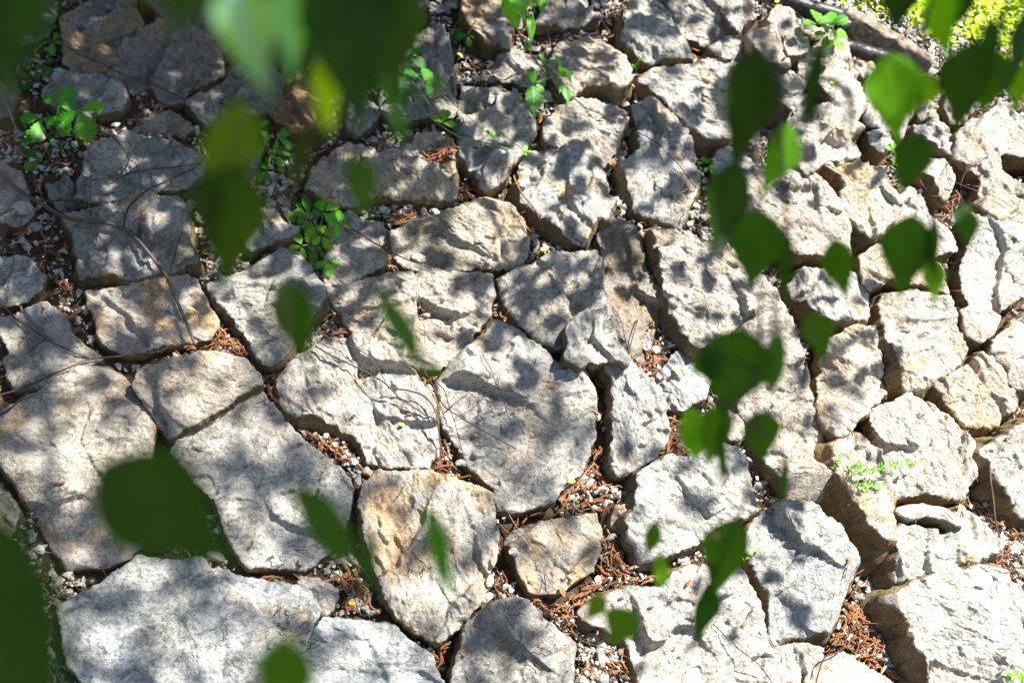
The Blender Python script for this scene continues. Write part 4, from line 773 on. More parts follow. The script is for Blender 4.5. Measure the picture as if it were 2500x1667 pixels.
def plant(name, label, root_s, leaves, cat='plant', mat=None, hroot=0.02, stemr=.0012, stemmat=None, group=None):
    """leaves: list of (kind, centre px, size in px, angle deg in the picture, height above the bank, colour)"""
    ru, rv = s2uv(root_s, 0.02)[0]; rz = max(float(ground_z(ru, rv)), float(hm_get(ru, rv)))
    e = link(name, None, None, BANK @ Matrix.Translation((ru, rv, rz))); tag(e, label, cat, group)
    R0 = np.array([ru, rv, rz]); sb = Bag()
    for lf in leaves:
        kind, c, size, ang, h, col = lf
        if kind in ('tri', 'five'):
            z = max(float(hm_get(*s2uv(c, h)[0])), 0)*0.5+h
            P = np.array([*s2uv(c, z)[0], z]); a0 = math.radians(ang)
            sp = (-72, 0, 72) if kind == 'tri' else (-105, -50, 0, 50, 105)
            mid = (R0+P)/2+np.array([0, 0, .02])
            V, q, t = tube(spline([R0, mid, P], .008)-R0, stemr, 6); sb.add(V, q, t, 0)
            for k, da in enumerate(sp):
                a = a0+math.radians(da+gr.normal(0, 7)); l = size*(1.12 if size > 28 else 1.0)*(1.0 if da == 0 else .85)*gr.uniform(.85, 1.12)
                q2 = (c[0][0]+math.cos(a)*l, c[0][1]-math.sin(a)*l); b2 = (c[0][0]+math.cos(a)*l*.08, c[0][1]-math.sin(a)*l*.08)
                zt = z+gr.uniform(-.5, .25)*l*.0012
                B = np.array([*s2uv(b2, z)[0], z]); Tp = np.array([*s2uv(q2, zt)[0], zt])
                bank_leaf(B-R0, Tp-R0, gr.uniform(.58, .76), e, mat or M_STRAW, tuple(x*gr.uniform(.75, 1.25) for x in col))
        else:
            b, tp = c; B = np.array([*s2uv(b, h)[0], h]); Tp = np.array([*s2uv(tp, h)[0], h-gr.uniform(0, .01)])
            bank_leaf(B-R0, Tp-R0, size, e, mat or M_STRAW, col, kind)
            if ang is not None:
                V, q, t = tube(spline([R0, (R0+B)/2+np.array([0, 0, .01]), B], .01)-R0, stemr*.7, 5); sb.add(V, q, t, 0)
    if sb.V: o = link('stem', sb.mesh('stem', [stemmat or M_STEMG]), e); o.color = (1, 1, 1, 1)
    return e
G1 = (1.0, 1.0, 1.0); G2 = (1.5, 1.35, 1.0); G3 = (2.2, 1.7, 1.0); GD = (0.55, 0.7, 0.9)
def t1(c, r, x, y): return T(c, r, [(x, y)])
plant('strawberry_plant', 'largest strawberry plant with sunlit toothed leaves, left below the rounded sunny block', t1(0,0,470,1180),
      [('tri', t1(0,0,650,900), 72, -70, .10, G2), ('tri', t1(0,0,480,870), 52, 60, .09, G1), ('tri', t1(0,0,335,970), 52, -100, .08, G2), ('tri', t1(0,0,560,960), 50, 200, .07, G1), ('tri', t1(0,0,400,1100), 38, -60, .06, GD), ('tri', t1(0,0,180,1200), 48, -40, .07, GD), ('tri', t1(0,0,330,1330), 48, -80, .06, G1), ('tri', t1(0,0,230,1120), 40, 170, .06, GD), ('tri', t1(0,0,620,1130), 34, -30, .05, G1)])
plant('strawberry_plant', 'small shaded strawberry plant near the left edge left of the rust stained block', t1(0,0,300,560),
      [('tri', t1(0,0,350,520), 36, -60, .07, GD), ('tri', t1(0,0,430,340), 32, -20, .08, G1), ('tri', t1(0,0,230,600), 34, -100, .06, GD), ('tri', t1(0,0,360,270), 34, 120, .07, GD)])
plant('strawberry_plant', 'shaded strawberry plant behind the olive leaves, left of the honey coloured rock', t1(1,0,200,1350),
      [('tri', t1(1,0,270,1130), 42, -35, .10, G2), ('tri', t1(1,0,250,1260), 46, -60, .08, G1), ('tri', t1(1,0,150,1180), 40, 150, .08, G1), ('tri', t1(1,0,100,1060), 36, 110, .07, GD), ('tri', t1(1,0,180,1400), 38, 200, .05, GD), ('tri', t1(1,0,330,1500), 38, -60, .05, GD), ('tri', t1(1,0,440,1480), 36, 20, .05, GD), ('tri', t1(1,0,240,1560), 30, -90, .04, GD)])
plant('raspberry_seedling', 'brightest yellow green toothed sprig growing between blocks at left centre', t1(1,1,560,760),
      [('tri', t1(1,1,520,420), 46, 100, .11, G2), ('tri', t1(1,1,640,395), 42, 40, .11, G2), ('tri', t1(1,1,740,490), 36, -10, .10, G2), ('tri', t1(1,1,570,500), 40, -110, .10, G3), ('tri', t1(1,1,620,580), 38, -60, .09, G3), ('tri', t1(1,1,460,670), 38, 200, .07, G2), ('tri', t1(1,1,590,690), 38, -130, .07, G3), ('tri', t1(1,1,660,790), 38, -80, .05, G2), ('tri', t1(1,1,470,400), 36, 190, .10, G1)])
plant('bramble_shoot', 'green creeping bramble shoot with dark leaves reaching across the knobbly block', t1(1,0,1150,620),
      [('tri', t1(1,0,1270,600), 62, -80, .13, (.45,.55,.9)), ('tri', t1(1,0,1210,420), 60, 70, .13, (.4,.5,.9)), ('tri', t1(1,0,1460,680), 50, 10, .14, (.7,.8,.9)), ('tri', t1(1,0,1330,470), 44, -25, .14, (.45,.55,.9)), ('tri', t1(1,0,1610,1010), 34, 70, .15, G2), ('tri', t1(1,0,2000,1110), 17, 40, .16, G3), ('tri', t1(1,0,2290,1240), 15, -5, .13, G3)])
def stem_line(par_obj, pts_s, hs, r0, r1, mat, col=(1, 1, 1)):
    R0 = np.array((BANK.inverted() @ par_obj.matrix_world.translation)[:])
    P = np.array([[*s2uv(p, h)[0], h] for p, h in zip(pts_s, hs)]); P = spline(P, .008); n = len(P)
    V, q, t = tube(P-R0, np.linspace(r0, r1, n), 7); b = Bag(); b.add(V, q, t, 0.3)
    o = link('stem', b.mesh('stem', [mat]), par_obj); o.color = (*col, 1); return o
bpy.context.view_layer.update()
_e = [o for o in bpy.data.objects if o.name.startswith('bramble_shoot')][0]
stem_line(_e, T(1,0,[(1150,560),(1300,640),(1370,780),(1480,930),(1640,1060),(1800,1140),(2000,1180),(2150,1220),(2350,1250)]), [.10,.12,.13,.14,.15,.155,.155,.14,.13], .0022, .0016, M_STEMG, (1.3, 1.3, 1))
_p = plant('sapling', 'upright sapling with a purple stem and fresh green leaves at the top, upper centre', t1(2,0,545,745),
      [('ov', [T(2,0,[(340,700)])[0], T(2,0,[(360,930)])[0]], .62, 1, .14, G1), ('ov', [T(2,0,[(350,680)])[0], T(2,0,[(300,560)])[0]], .55, 1, .15, G2), ('ov', [T(2,0,[(370,690)])[0], T(2,0,[(440,780)])[0]], .6, 1, .14, G1), ('ov', [T(2,0,[(430,540)])[0], T(2,0,[(400,435)])[0]], .5, None, .15, G2), ('ov', [T(2,0,[(450,545)])[0], T(2,0,[(505,520)])[0]], .5, None, .15, G2), ('ov', [T(2,0,[(450,550)])[0], T(2,0,[(390,590)])[0]], .45, None, .15, G2),
       ('ov', [T(2,0,[(590,640)])[0], T(2,0,[(560,510)])[0]], .42, None, .14, G2), ('ov', [T(2,0,[(560,540)])[0], T(2,0,[(535,420)])[0]], .4, None, .15, G2), ('ov', [T(2,0,[(600,560)])[0], T(2,0,[(660,670)])[0]], .4, None, .14, G2), ('ov', [T(2,0,[(600,700)])[0], T(2,0,[(635,840)])[0]], .45, None, .12, G1), ('ov', [T(2,0,[(585,690)])[0], T(2,0,[(560,765)])[0]], .5, None, .12, G1),
       ('ov', [T(2,0,[(320,120)])[0], T(2,0,[(330,340)])[0]], .3, None, .3, G2), ('ov', [T(2,0,[(290,360)])[0], T(2,0,[(345,410)])[0]], .4, None, .22, G2), ('ov', [T(2,0,[(285,350)])[0], T(2,0,[(285,425)])[0]], .5, None, .22, G1), ('ov', [T(2,0,[(120,-60)])[0], T(2,0,[(225,225)])[0]], .5, None, .5, G3), ('ov', [T(2,0,[(400,-60)])[0], T(2,0,[(420,100)])[0]], .5, None, .5, G2), ('ov', [T(2,0,[(150,-90)])[0], T(2,0,[(300,160)])[0]], .5, None, .52, G2)])
bpy.context.view_layer.update()
stem_line(_p, T(2,0,[(545,745),(450,620),(350,480),(270,350),(200,230),(120,60),(60,-80)]), [.03,.09,.14,.20,.28,.40,.5], .0026, .0018, simple('purple_stem', [(.12,.02,.04),(.2,.05,.06)], 60, .5, .2, .001, .4, False), (1, 1, 1))
plant('leafy_sprout', 'bright sunlit sprout on the white flat stone beside the timber edging', t1(3,0,640,380),
      [('tri', t1(3,0,770,210), 40, 20, .16, G2), ('tri', t1(3,0,660,200), 34, 110, .16, G2), ('tri', t1(3,0,740,280), 34, 180, .14, G1), ('tri', t1(3,0,800,310), 30, -60, .13, G3)], stemr=.0015)
plant('leafy_sprout', 'tiny single sprout at the foot of the rotten timber edging', t1(3,0,1075,375), [('tri', t1(3,0,1075,350), 14, -90, .03, G2)])
plant('seedling', 'tiny green seedling on the face of the boat shaped block', t1(1,1,1170,1285), [('tri', t1(1,1,1170,1265), 12, 170, .14, G3), ('tri', t1(1,1,1200,1270), 11, 0, .14, G3)])
plant('seedling', 'yellow green weed left of a hanging leaf beside the notched tall block', t1(2,0,1770,1420), [('tri', t1(2,0,1740,1340), 20, 100, .07, G3), ('tri', t1(2,0,1780,1370), 20, -60, .06, G3)])
plant('seedling', 'bright leaf corner at the bottom edge far right', t1(3,3,2290,1560), [('tri', t1(3,3,2270,1525), 26, 160, .10, G3), ('tri', t1(3,3,2330,1560), 26, 20, .10, G2)])
plant('seedling', 'small scalloped leaf pair near the gravel at the top edge', t1(1,0,1740,330), [('tri', t1(1,0,1690,250), 32, -60, .08, G1)])
plant('seedling', 'ivy like leaf left of the orange bellied block at the top', t1(1,0,1850,340), [('tri', t1(1,0,1820,290), 27, -90, .08, GD)])
plant('seedling', 'small green weed left of the paired hanging leaves beside the catkins', t1(3,0,1270,1290), [('tri', t1(3,0,1270,1240), 22, 60, .08, G3), ('tri', t1(3,0,1290,1290), 18, -30, .07, G2)])
plant('seedling', 'tiny green weed in the joint above the wide dappled block', t1(2,0,1165,600), [('tri', t1(2,0,1165,565), 12, 90, .07, G1), ('tri', t1(2,0,1180,595), 9, -20, .06, G1)])
# fine leaved sprig on the right: two arching stems with whorls of narrow leaves
_sp = plant('fine_leaved_sprig', 'fine needle leaved green sprig growing out over the golden flanked wedge', t1(3,2,830,1290), [], hroot=.03)
bpy.context.view_layer.update()
for pts, hs in [(T(3,2,[(830,1290),(900,1225),(1000,1190),(1100,1165),(1250,1130),(1370,1112),(1480,1095)]), [.06,.12,.15,.17,.18,.18,.175]),
                (T(3,2,[(830,1290),(900,1280),(980,1300),(1070,1295),(1170,1290)]), [.06,.11,.14,.16,.16]),
                (T(3,2,[(825,1290),(800,1220),(820,1120),(840,1030)]), [.06,.10,.14,.16]), (T(3,2,[(830,1290),(870,1200),(960,1130),(985,1140)]), [.06,.12,.16,.17]), (T(3,2,[(830,1290),(780,1270),(790,1170)]), [.06,.1,.12])]:
    stem_line(_sp, pts, hs, .0012, .0007, M_STEMG)
    P = spline(np.array([[*s2uv(p, h)[0], h] for p, h in zip(pts, hs)]), .0085); R0 = np.array((BANK.inverted() @ _sp.matrix_world.translation)[:])
    lb = Bag()
    for k in range(2, len(P)):
        for q_ in range(3):
            a = gr.uniform(0, 2*math.pi); tdir = P[k]-P[k-1]; tdir /= np.linalg.norm(tdir); sd = np.array([math.cos(a), math.sin(a), gr.uniform(-.5, .8)])
            d = tdir*gr.uniform(.2, .9)+sd*.8; L = gr.uniform(.011, .02)
            V, Q, vn = leaflet_mesh(L, L*.26, 3, 0, .1, .2, nu=6, nv=3, seed=k); lb.add(place(V, P[k]-R0, d, np.array([.1, .1, 1.])), Q, None, .2)
    o = link('foliage', lb.mesh('foliage', [M_STRAW]), _sp); o.color = (1.7, 1.45, 1, 1)
_ys = plant('fine_leaved_sprig', 'tiny yellowish sprig at the left corner of the block with the feathery shadow', t1(3,3,20,600), [('narrow', [T(3,3,[(60,560)])[0], T(3,3,[(110,520)])[0]], .3, 1, .12, G3), ('narrow', [T(3,3,[(110,530)])[0], T(3,3,[(160,480)])[0]], .3, 1, .13, G3), ('narrow', [T(3,3,[(150,490)])[0], T(3,3,[(205,455)])[0]], .35, 1, .14, G3), ('narrow', [T(3,3,[(60,570)])[0], T(3,3,[(40,520)])[0]], .3, 1, .12, G3)], stemmat=M_CATKIN)
# fallen leaves
def fallen(s, size, ang, mat, label, name='fallen_leaf', h=None):
    u, v = s2uv(s, .05)[0]; z = max(float(hm_get(u, v)), float(ground_z(u, v))+.02)+.008; GN[0] += 1
    V, Q, vn = leaflet_mesh(size, size*.62, 5, .03, .25, .5, ([0, .05, .25, .45, .7, .9, 1], [.05, .45, .95, 1, .6, .2, 0]), seed=GN[0])
    a = math.radians(ang); V = place(V-[0, size/2, 0], np.zeros(3), np.array([math.cos(a), math.sin(a), .1]), np.array([.2, .1, 1.]))
    o = link(name, mesh_from(name, V, Q, None, [mat], True, {'var': vn}), None, BANK @ Matrix.Translation((u, v, z))); o.color = (1, 1, 1, 1); tag(o, label, 'leaf')
fallen(t1(2,0,960,1410), .032, -70, M_DEAD, 'pinkish brown fallen leaf in the joint between two blocks, upper centre')
fallen(t1(2,2,600,1330), .022, 10, M_YELLOW, 'yellow fallen leaf at the lower right foot of the large central block')
fallen(t1(2,2,1466,415), .017, 60, M_COVER, 'pale green fallen leaf on the low bluish stone')
fallen(t1(1,2,955,465), .022, -20, M_DEAD, 'tan leaf scrap on the pale block with the olive edge')
fallen(t1(0,1,1565,1300), .019, 30, M_COVER, 'pale green fallen leaf on the orange mottled block')
fallen(t1(1,0,1742,492), .018, -10, M_YELLOW, 'yellow leaf scrap in the dark litter right of the pepper grey block')
fallen(t1(2,1,410,742), .022, 5, M_YELLOW, 'yellow leaf scrap in the sunny gravel under the orange faced block')
fallen(t1(2,0,955,235), .018, -30, M_YELLOW, 'yellow leaf scrap in the gravel above the square beige block')
fallen(t1(2,0,2250,160), .018, 20, M_YELLOW, 'yellow blossom scrap beside the tan boulders')
fallen(t1(2,3,540,860), .028, -60, M_DEAD, 'curled tan leaf below the yellow orange stained block')
fallen(t1(1,3,870,920), .026, 30, M_YELLOW, 'yellow brown leaf in the catkins left of the tall cream block')
fallen(t1(1,1,550,850), .030, 60, M_DEAD, 'crumpled beige leaf below the bright raspberry seedling')
fallen(t1(1,2,1870,930), .026, -20, M_DEAD, 'cream dry leaf at the top of the central catkin pile')
fallen(t1(1,2,1255,868), .017, -5, M_YELLOW, 'small yellow brown scrap low on the pale block with the olive edge')
fallen(t1(3,0,1190,1280), .030, 80, M_DEAD, 'orange brown curled leaf below the hanging leaves, upper right')
fallen(t1(3,0,680,810), .02, 20, M_YELLOW, 'golden leaf scrap beside the thin edge on leaf')
# ---------------------------------------------------------------- hoses, timber and greenery beyond the crest
def hose(pts, zs, r, label, ribs=None, name='corrugated_hose', cat='hose', mat=None, closed=True):
    P = np.array([[*s2uv(p, z)[0], z] for p, z in zip(pts, zs)])
    P = spline(P, .0025 if ribs else .01); n = len(P); s = np.concatenate([[0], np.cumsum(np.linalg.norm(np.diff(P, axis=0), axis=1))])
    R = r*(1+0.03*pn(P*30)); 
    if ribs: R = r*(1+0.13*np.sign(np.sin(s/ribs*2*math.pi))*np.abs(np.sin(s/ribs*2*math.pi))**.5)
    V, q, t = tube(P, R, 20); b = Bag(); b.add(V, q, t, 0); me = b.mesh(name, [mat or M_PLASTIC]); c = Vector(P.mean(0)); me.transform(Matrix.Translation(-c))
    o = link(name, me, None, BANK @ Matrix.Translation(c)); return tag(o, label, cat)
hose(T(3,0,[(150,-120),(300,0),(430,40),(560,110),(690,200),(800,260),(900,330)]), [.05,.05,.05,.04,.04,.03,.02], .014, 'thin ribbed black hose along the top edge touching the tan boulders', .009)
hose(T(3,0,[(280,-80),(430,0),(600,60),(760,100),(850,130)]), [.06,.06,.06,.06,.055], .022, 'thick smooth black pipe above the thin ribbed hose', name='drain_pipe', cat='pipe')
hose(T(3,0,[(840,230),(900,200),(985,120)]), [.05,.06,.06], .019, 'short black plastic sleeve ending against the timber edging', name='pipe_sleeve', cat='pipe')
hose(T(3,0,[(860,370),(960,400),(1060,430),(1180,465),(1230,490)]), [.05,.06,.07,.06,.05], .023, 'shiny black wrapped pipe in front of the timber edging', name='drain_pipe', cat='pipe')
hose(T(3,0,[(1150,420),(1260,480),(1380,570),(1500,650),(1620,720),(1760,800)]), [.06,.06,.05,.04,.02,.0], .014, 'ribbed grey black hose emerging below the timber edging', .008)
# the timber
def plank(s0, s1, z0, z1, w, h, label):
    A = np.array([*s2uv(s0, z0)[0], z0]); B = np.array([*s2uv(s1, z1)[0], z1]); L = np.linalg.norm(B-A); y = (B-A)/L; up = UPB-(UPB@y)*y; up /= np.linalg.norm(up); x = np.cross(y, up)
    n = 90; per = []
    k = 9
    for a, b in (((-1, -1), (1, -1)), ((1, -1), (1, 1)), ((1, 1), (-1, 1)), ((-1, 1), (-1, -1))):
        for q in range(k): per.append((a[0]+(b[0]-a[0])*q/k, a[1]+(b[1]-a[1])*q/k))
    per = np.array(per); rr_ = np.abs(per).max(1); per = per*(1-0.06*(np.abs(per).min(1) > .7))[:, None]
    t = np.linspace(0, 1, n); V = A+t[:, None, None]*(B-A)+per[None, :, 0:1]*w*x+per[None, :, 1:2]*h*up
    V = V.reshape(-1, 3); V += (0.005*fbm(V*np.array([20, 20, 60]), 4))[:, None]*up+0.004*pn(V*30)[:, None]*x
    m = len(per); i = np.arange(n-1)[:, None]*m; j = np.arange(m)[None]; kk = (j+1) % m
    Q = np.stack([i+j, i+kk, i+m+kk, i+m+j], -1).reshape(-1, 4); V = np.vstack([V, A, B])
    tr = np.array([[n*m, (q+1) % m, q] for q in range(m)]+[[n*m+1, (n-1)*m+q, (n-1)*m+(q+1) % m] for q in range(m)])
    o = link('timber_edging', mesh_from('timber_edging', V, Q, tr, [M_TIMBER]), None, BANK); o.color = (1, 1, 1, 1); tag(o, label, 'timber')
plank(T(3,0,[(860,150)]), T(3,0,[(1560,560)]), .05, .03, .032, .04, 'weathered brown timber edging beam between the hoses and the greenery')
# verge: pale grit + bright ground cover
vb = Bag(); cv = Bag(); er = np.random.default_rng(5)
N = 30000; a = er.uniform(-1.2, 2.2, N); d = er.uniform(0.10, 1.9, N)
U = CR0[0]+CRT[0]*a+CRN[0]*d; V_ = CR0[1]+CRT[1]*a+CRN[1]*d; Z = ground_z(U, V_)
cl = fbm(np.c_[U*5, V_*5, U*0+3], 3)
uw = UPB
for u, v, z, c_, q in zip(U, V_, Z, cl, er.random(N)):
    if q < 0.16:
        s = er.uniform(.005, .014); Vs, Ts = SH[er.integers(len(SH))]; vb.add((Vs*s) @ rotm(er).T+[u, v, z+s*.3], None, Ts, er.beta(2, 1))
    elif c_+er.normal(0, .3) > -0.75:
        L = er.uniform(.018, .046); h = er.uniform(0, .07)*max(0, 1+c_); az = er.uniform(0, 2*math.pi); y = np.array([math.cos(az), math.sin(az), er.uniform(-.2, .5)])
        W = L*er.uniform(.5, .8); base = np.array([u, v, z])+uw*h; Fm = frame_from(y, uw+er.normal(0, .35, 3))
        Vl = np.array([[0, 0, 0], [W/2, L*.45, L*.08], [0, L*.5, -L*.02], [-W/2, L*.45, L*.08], [0, L, -L*.12], [W*.35, L*.2, L*.03], [-W*.35, L*.2, L*.03], [W*.3, L*.8, 0], [-W*.3, L*.8, 0]]) @ Fm.T+base
        cv.add(Vl, None, np.array([[0, 5, 2], [5, 1, 2], [1, 7, 2], [7, 4, 2], [0, 2, 6], [6, 2, 3], [3, 2, 8], [8, 2, 4]]), er.random())
tag(link('verge_grit', vb.mesh('verge_grit', [M_GRAVEL], False), None, BANK), 'pale grit lying under the ground cover beyond the timber', 'grit', None, 'stuff')
o = link('ground_cover', cv.mesh('ground_cover', [M_COVER]), None, BANK); o.color = (1, 1, 1, 1)
tag(o, 'sunlit yellow green ground cover beyond the timber edging', 'ground cover', None, 'stuff')

# ---------------------------------------------------------------- hanging sprays in front of the bank
def hleaf_mesh(L, W, fold, bend, curl, seed, kind=0):
    r = np.random.default_rng(seed); nu, nv = 26, 13; t = np.linspace(0, 1, nu); x = np.linspace(-1, 1, nv)
    pr = [([0, .04, .12, .25, .38, .5, .62, .74, .85, .93, 1], [.05, .28, .62, .93, 1, .84, .60, .36, .17, .07, 0]),
          ([0, .05, .15, .3, .5, .7, .85, .95, 1], [.05, .25, .55, .88, 1, .8, .45, .15, 0])][kind]
    w = np.interp(t, *pr)*W/2*(1+.045*np.sin(t*70+seed)); X = w[:, None]*x[None]*(1+.06*r.normal()*np.sign(x)[None])
    Y = np.repeat(t[:, None]*L, nv, 1)+.10*L*(np.sin(t*math.pi)*r.normal()*.4)[:, None]*x[None]*.3
    X = X+ (curl*L*.25*t**2)[:, None]
    Z = np.abs(X-(curl*L*.25*t**2)[:, None])*math.tan(fold)-bend*L*.5*(t[:, None]**2)+.035*W*np.sin(t[:, None]*9+x[None]*3+seed)*np.abs(x)[None]
    V = np.stack([X, Y, Z], -1).reshape(-1, 3); i = np.arange(nu-1)[:, None]*nv; j = np.arange(nv-1)[None]
    Q = np.stack([i+j, i+j+1, i+nv+j+1, i+nv+j], -1).reshape(-1, 4)
    ax = np.abs(x)[None]; vein = np.maximum(np.exp(-(ax/.06)**2)*np.ones((nu, 1)), .6*np.exp(-((((t[:, None]*8-ax*1.3) % 1)-.5)/.09)**2))
    return V, Q, vein.ravel()
LC = [0]
def cpt(p, D): # F pixel at distance D -> camera coords
    return ray((p[0]*1.06293, p[1]*1.06293))[0]*D
SHADE = []
def spray(label, stem, leaves, D, r=.0013, group='leafy sprays hanging close in front of the camera', name='hanging_spray', hook=None):
    if D < .8: D *= .76
    """stem: F pixels from top to bottom; leaves: (base, tip, width px, dD, colour, kind)"""
    Pst = np.array([cpt(p, D*(1+.0*i)) for i, p in enumerate(stem)])
    top = Pst[0]; up_c = np.array([0, math.cos(PITCH), math.sin(PITCH)])
    ext = np.array([top+up_c*.9+np.array(hook if hook else (0, 0, 0)), top+up_c*.35])
    root = top
    e = link(name, None, None, Matrix.Translation(Vector(c2w(root)))); tag(e, label, 'hanging leaves', group)
    full = spline(np.vstack([ext, Pst]), .01); b = Bag(); W0 = c2w(root)
    V, q, t = tube(c2w(full)-W0, np.linspace(r*2.2, r*.7, len(full)), 7); b.add(V, q, t, .3)
    for lf in leaves:
        bp, tp, w, dD, col = lf[:5]; kind = lf[5] if len(lf) > 5 else 0
        LC[0] += 1; rl = np.random.default_rng(LC[0]+900); Dl = D+dD
        B = cpt(bp, Dl); Tc = cpt(tp, Dl+rl.uniform(-.012, .012)); L = np.linalg.norm(Tc-B); wp = w*1.06293*KPX*Dl
        real = max(wp, L*(.62 if kind == 0 else .42)); tw = math.acos(min(1, wp/real))*(1 if rl.random() < .5 else -1)
        view = -(B+Tc)/2; view /= np.linalg.norm(view); y = (Tc-B)/L; x = np.cross(y, view); x /= np.linalg.norm(x); zz = np.cross(x, y)
        upv = zz*math.cos(tw)+x*math.sin(tw)
        V, Q, vn = hleaf_mesh(L, real, rl.uniform(.03, .22), rl.uniform(-.25, .35), rl.normal(0, .25), LC[0], kind)
        V = place(V, B, y, upv)
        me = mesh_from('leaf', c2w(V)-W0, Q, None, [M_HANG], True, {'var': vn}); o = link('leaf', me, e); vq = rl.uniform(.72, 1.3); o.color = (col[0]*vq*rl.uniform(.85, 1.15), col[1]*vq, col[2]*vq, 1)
        nsh = 1 if max(col[:2]) > 1.2 else 4
        if w > 180: nsh = 22
        if max(col) > 5: nsh = 0
        if nsh: SHADE.extend(c2w(V[rl.integers(0, len(V), nsh)]))
        # petiole to the nearest point of the stem above it
        dd = np.linalg.norm(full-(B+up_c*L*.35), axis=1); k = int(np.argmin(dd)); A = full[k]
        V, q, t = tube(c2w(spline(np.array([A, (A+B)/2+(B-Tc)*.08, B]), .006))-W0, np.linspace(r*.7, r*.5, 1)[0], 5); b.add(V, q, t, .3)
    me = b.mesh('stem', [M_TWIG]); o = link('stem', me, e); o.color = (.7, .9, .5, 1)
    return e
D0 = (1.15, 1.15, 1); D1 = (.8, .8, .8); DB = (.55, .6, .8); LG = (2.6, 2.4, 1.0); OL = (3.0, 1.7, .8); YG = (9.0, 5.4, 1.5)  # leaf tints: shade darkened into D1 and DB, sun glow into LG
PALE = (6.0, 4.8, 90.0)  # sunlit upper leaf face, its brightness put into the tint
spray('long main spray of dark pointed leaves hanging right of centre', [(1760,-40),(1775,100),(1790,280),(1800,420),(1805,560),(1780,700),(1765,800),(1705,920),(1665,1010)],
      [((1738,112),(1718,400),138,0,DB), ((1818,285),(1752,455),84,.02,LG), ((1884,85),(1862,292),34,-.03,DB,1), ((1692,372),(1612,592),108,.0,D1), ((1742,480),(1724,668),142,.01,D0), ((1816,538),(1790,700),34,-.02,DB,1),
       ((1916,548),(1950,692),80,.02,D0), ((1862,715),(1892,838),76,.04,D0), ((1705,755),(1662,968),182,.0,D1), ((1790,760),(1758,905),55,.02,D0,1), ((1606,800),(1660,880),80,.01,D0), ((1585,930),(1600,1062),66,.01,LG,1), ((1665,925),(1618,1075),84,.02,D0),
       ((1664,955),(1655,1122),30,-.03,DB,1), ((1738,945),(1768,1068),92,.06,D0), ((1800,1040),(1806,1160),22,.06,D0,1)], 1.0)
spray('spray of broad leaves hanging in the upper right corner', [(2150,-60),(2120,60),(2110,180),(2120,300),(2130,420),(2140,520),(2150,590)],
      [((2078,-60),(2066,80),92,0,DB), ((2168,-50),(2160,145),92,.02,LG), ((2228,-40),(2205,60),40,.0,DB,1), ((2045,120),(2062,335),134,.0,LG), ((2130,165),(2092,275),92,.03,LG), ((2108,308),(2070,455),92,.0,D0),
       ((2098,492),(2064,692),128,.0,D1), ((2150,498),(2130,640),34,-.01,D1,1), ((2140,588),(2136,705),54,.02,LG), ((2212,468),(2214,578),62,.04,D0)], 1.02)
spray('spray of blue green leaves hanging at the far upper right edge', [(2330,-60),(2300,40),(2290,150),(2330,240)],
      [((2240,95),(2196,318),124,.0,D1), ((2298,120),(2245,262),96,.02,D0), ((2352,25),(2312,190),42,-.01,DB,1), ((2342,150),(2330,260),70,.03,LG), ((2282,45),(2262,155),44,.03,(.5,.7,3),1), ((2365,60),(2350,160),60,.04,LG)], 1.02)
spray('twisted leaves hanging low between centre and right edge', [(1700,900),(1712,1000),(1702,1120),(1690,1190),(1640,1330)][0:0] or [(1720,-60),(1740,400),(1745,800),(1720,1100),(1695,1190),(1640,1330)],
      [((1695,1188),(1622,1385),110,.0,D0), ((1632,1335),(1588,1492),62,.0,(.5,.75,1.4)), ((1506,1195),(1492,1272),42,.0,D0,1), ((1512,1270),(1526,1356),38,.02,LG,1)], 1.06)
spray('two small leaves hanging low in front of the bottom white block', [(1420,-60),(1425,500),(1400,1000),(1388,1340)], [((1392,1368),(1338,1426),50,.0,(2.0,1.6,1)), ((1455,1400),(1395,1485),92,.0,D0)], 1.0, r=.00025)
spray('pale almost white green blurred leaves at the top left', [(560,-160),(590,-60),(640,-50)], [((520,-60),(602,235),150,.0,PALE), ((652,-60),(668,180),86,.02,PALE)], .62, r=.00025)
spray('large dark blurred leaves at the top centre left', [(760,-160),(800,-60),(850,60),(870,200)], [((770,-110),(815,320),235,.0,DB), ((885,140),(908,345),46,.05,(1.5,1.5,4),1), ((742,70),(776,312),66,.02,YG,1), ((690,-90),(735,150),120,.03,D1), ((915,-100),(905,250),120,.05,D1), ((600,-110),(640,240),150,.05,D1), ((470,-110),(520,110),130,.04,D0), ((850,-110),(880,150),170,.02,D1), ((620,-90),(560,60),110,.04,D1)], .66, r=.00025)
spray('olive blurred leaves hanging left of centre', [(620,-160),(600,-40),(560,200),(540,330)], [((548,230),(525,520),140,.02,OL), ((545,370),(510,680),185,.0,(1.7,1.2,.8)), ((712,270),(682,455),50,.04,(.8,.6,.4),1), ((480,400),(490,560),80,.01,(.7,.6,.4))], .66, r=.00025)
spray('dark leaves hanging in front of the boat shaped block, centre left', [(800,-160),(790,100),(780,300),(720,560),(700,640)], [((812,360),(852,518),78,.0,D1), ((655,640),(722,858),112,.0,D1)], .74, r=.00025)
spray('slim grey green leaf pair curling over the boat shaped block', [(930,-160),(900,200),(885,600)], [((868,655),(968,862),62,.0,(1.0,1.1,4.0),1), ((945,845),(1030,846),34,.0,(1.6,1.7,6.0),1)], .74, r=.00025)
spray('biggest dark blurred leaf at lower left', [(330,-160),(310,300),(300,800),(285,1040)], [((228,1062),(548,1325),262,.0,DB)], .58, r=.00025)
spray('drooping olive leaves in front of the tall cream block', [(800,-160),(780,400),(740,900),(700,1080)], [((668,1112),(835,1300),98,.0,D0,1), ((850,1195),(834,1380),44,-.01,DB,1)], .70, r=.00025)
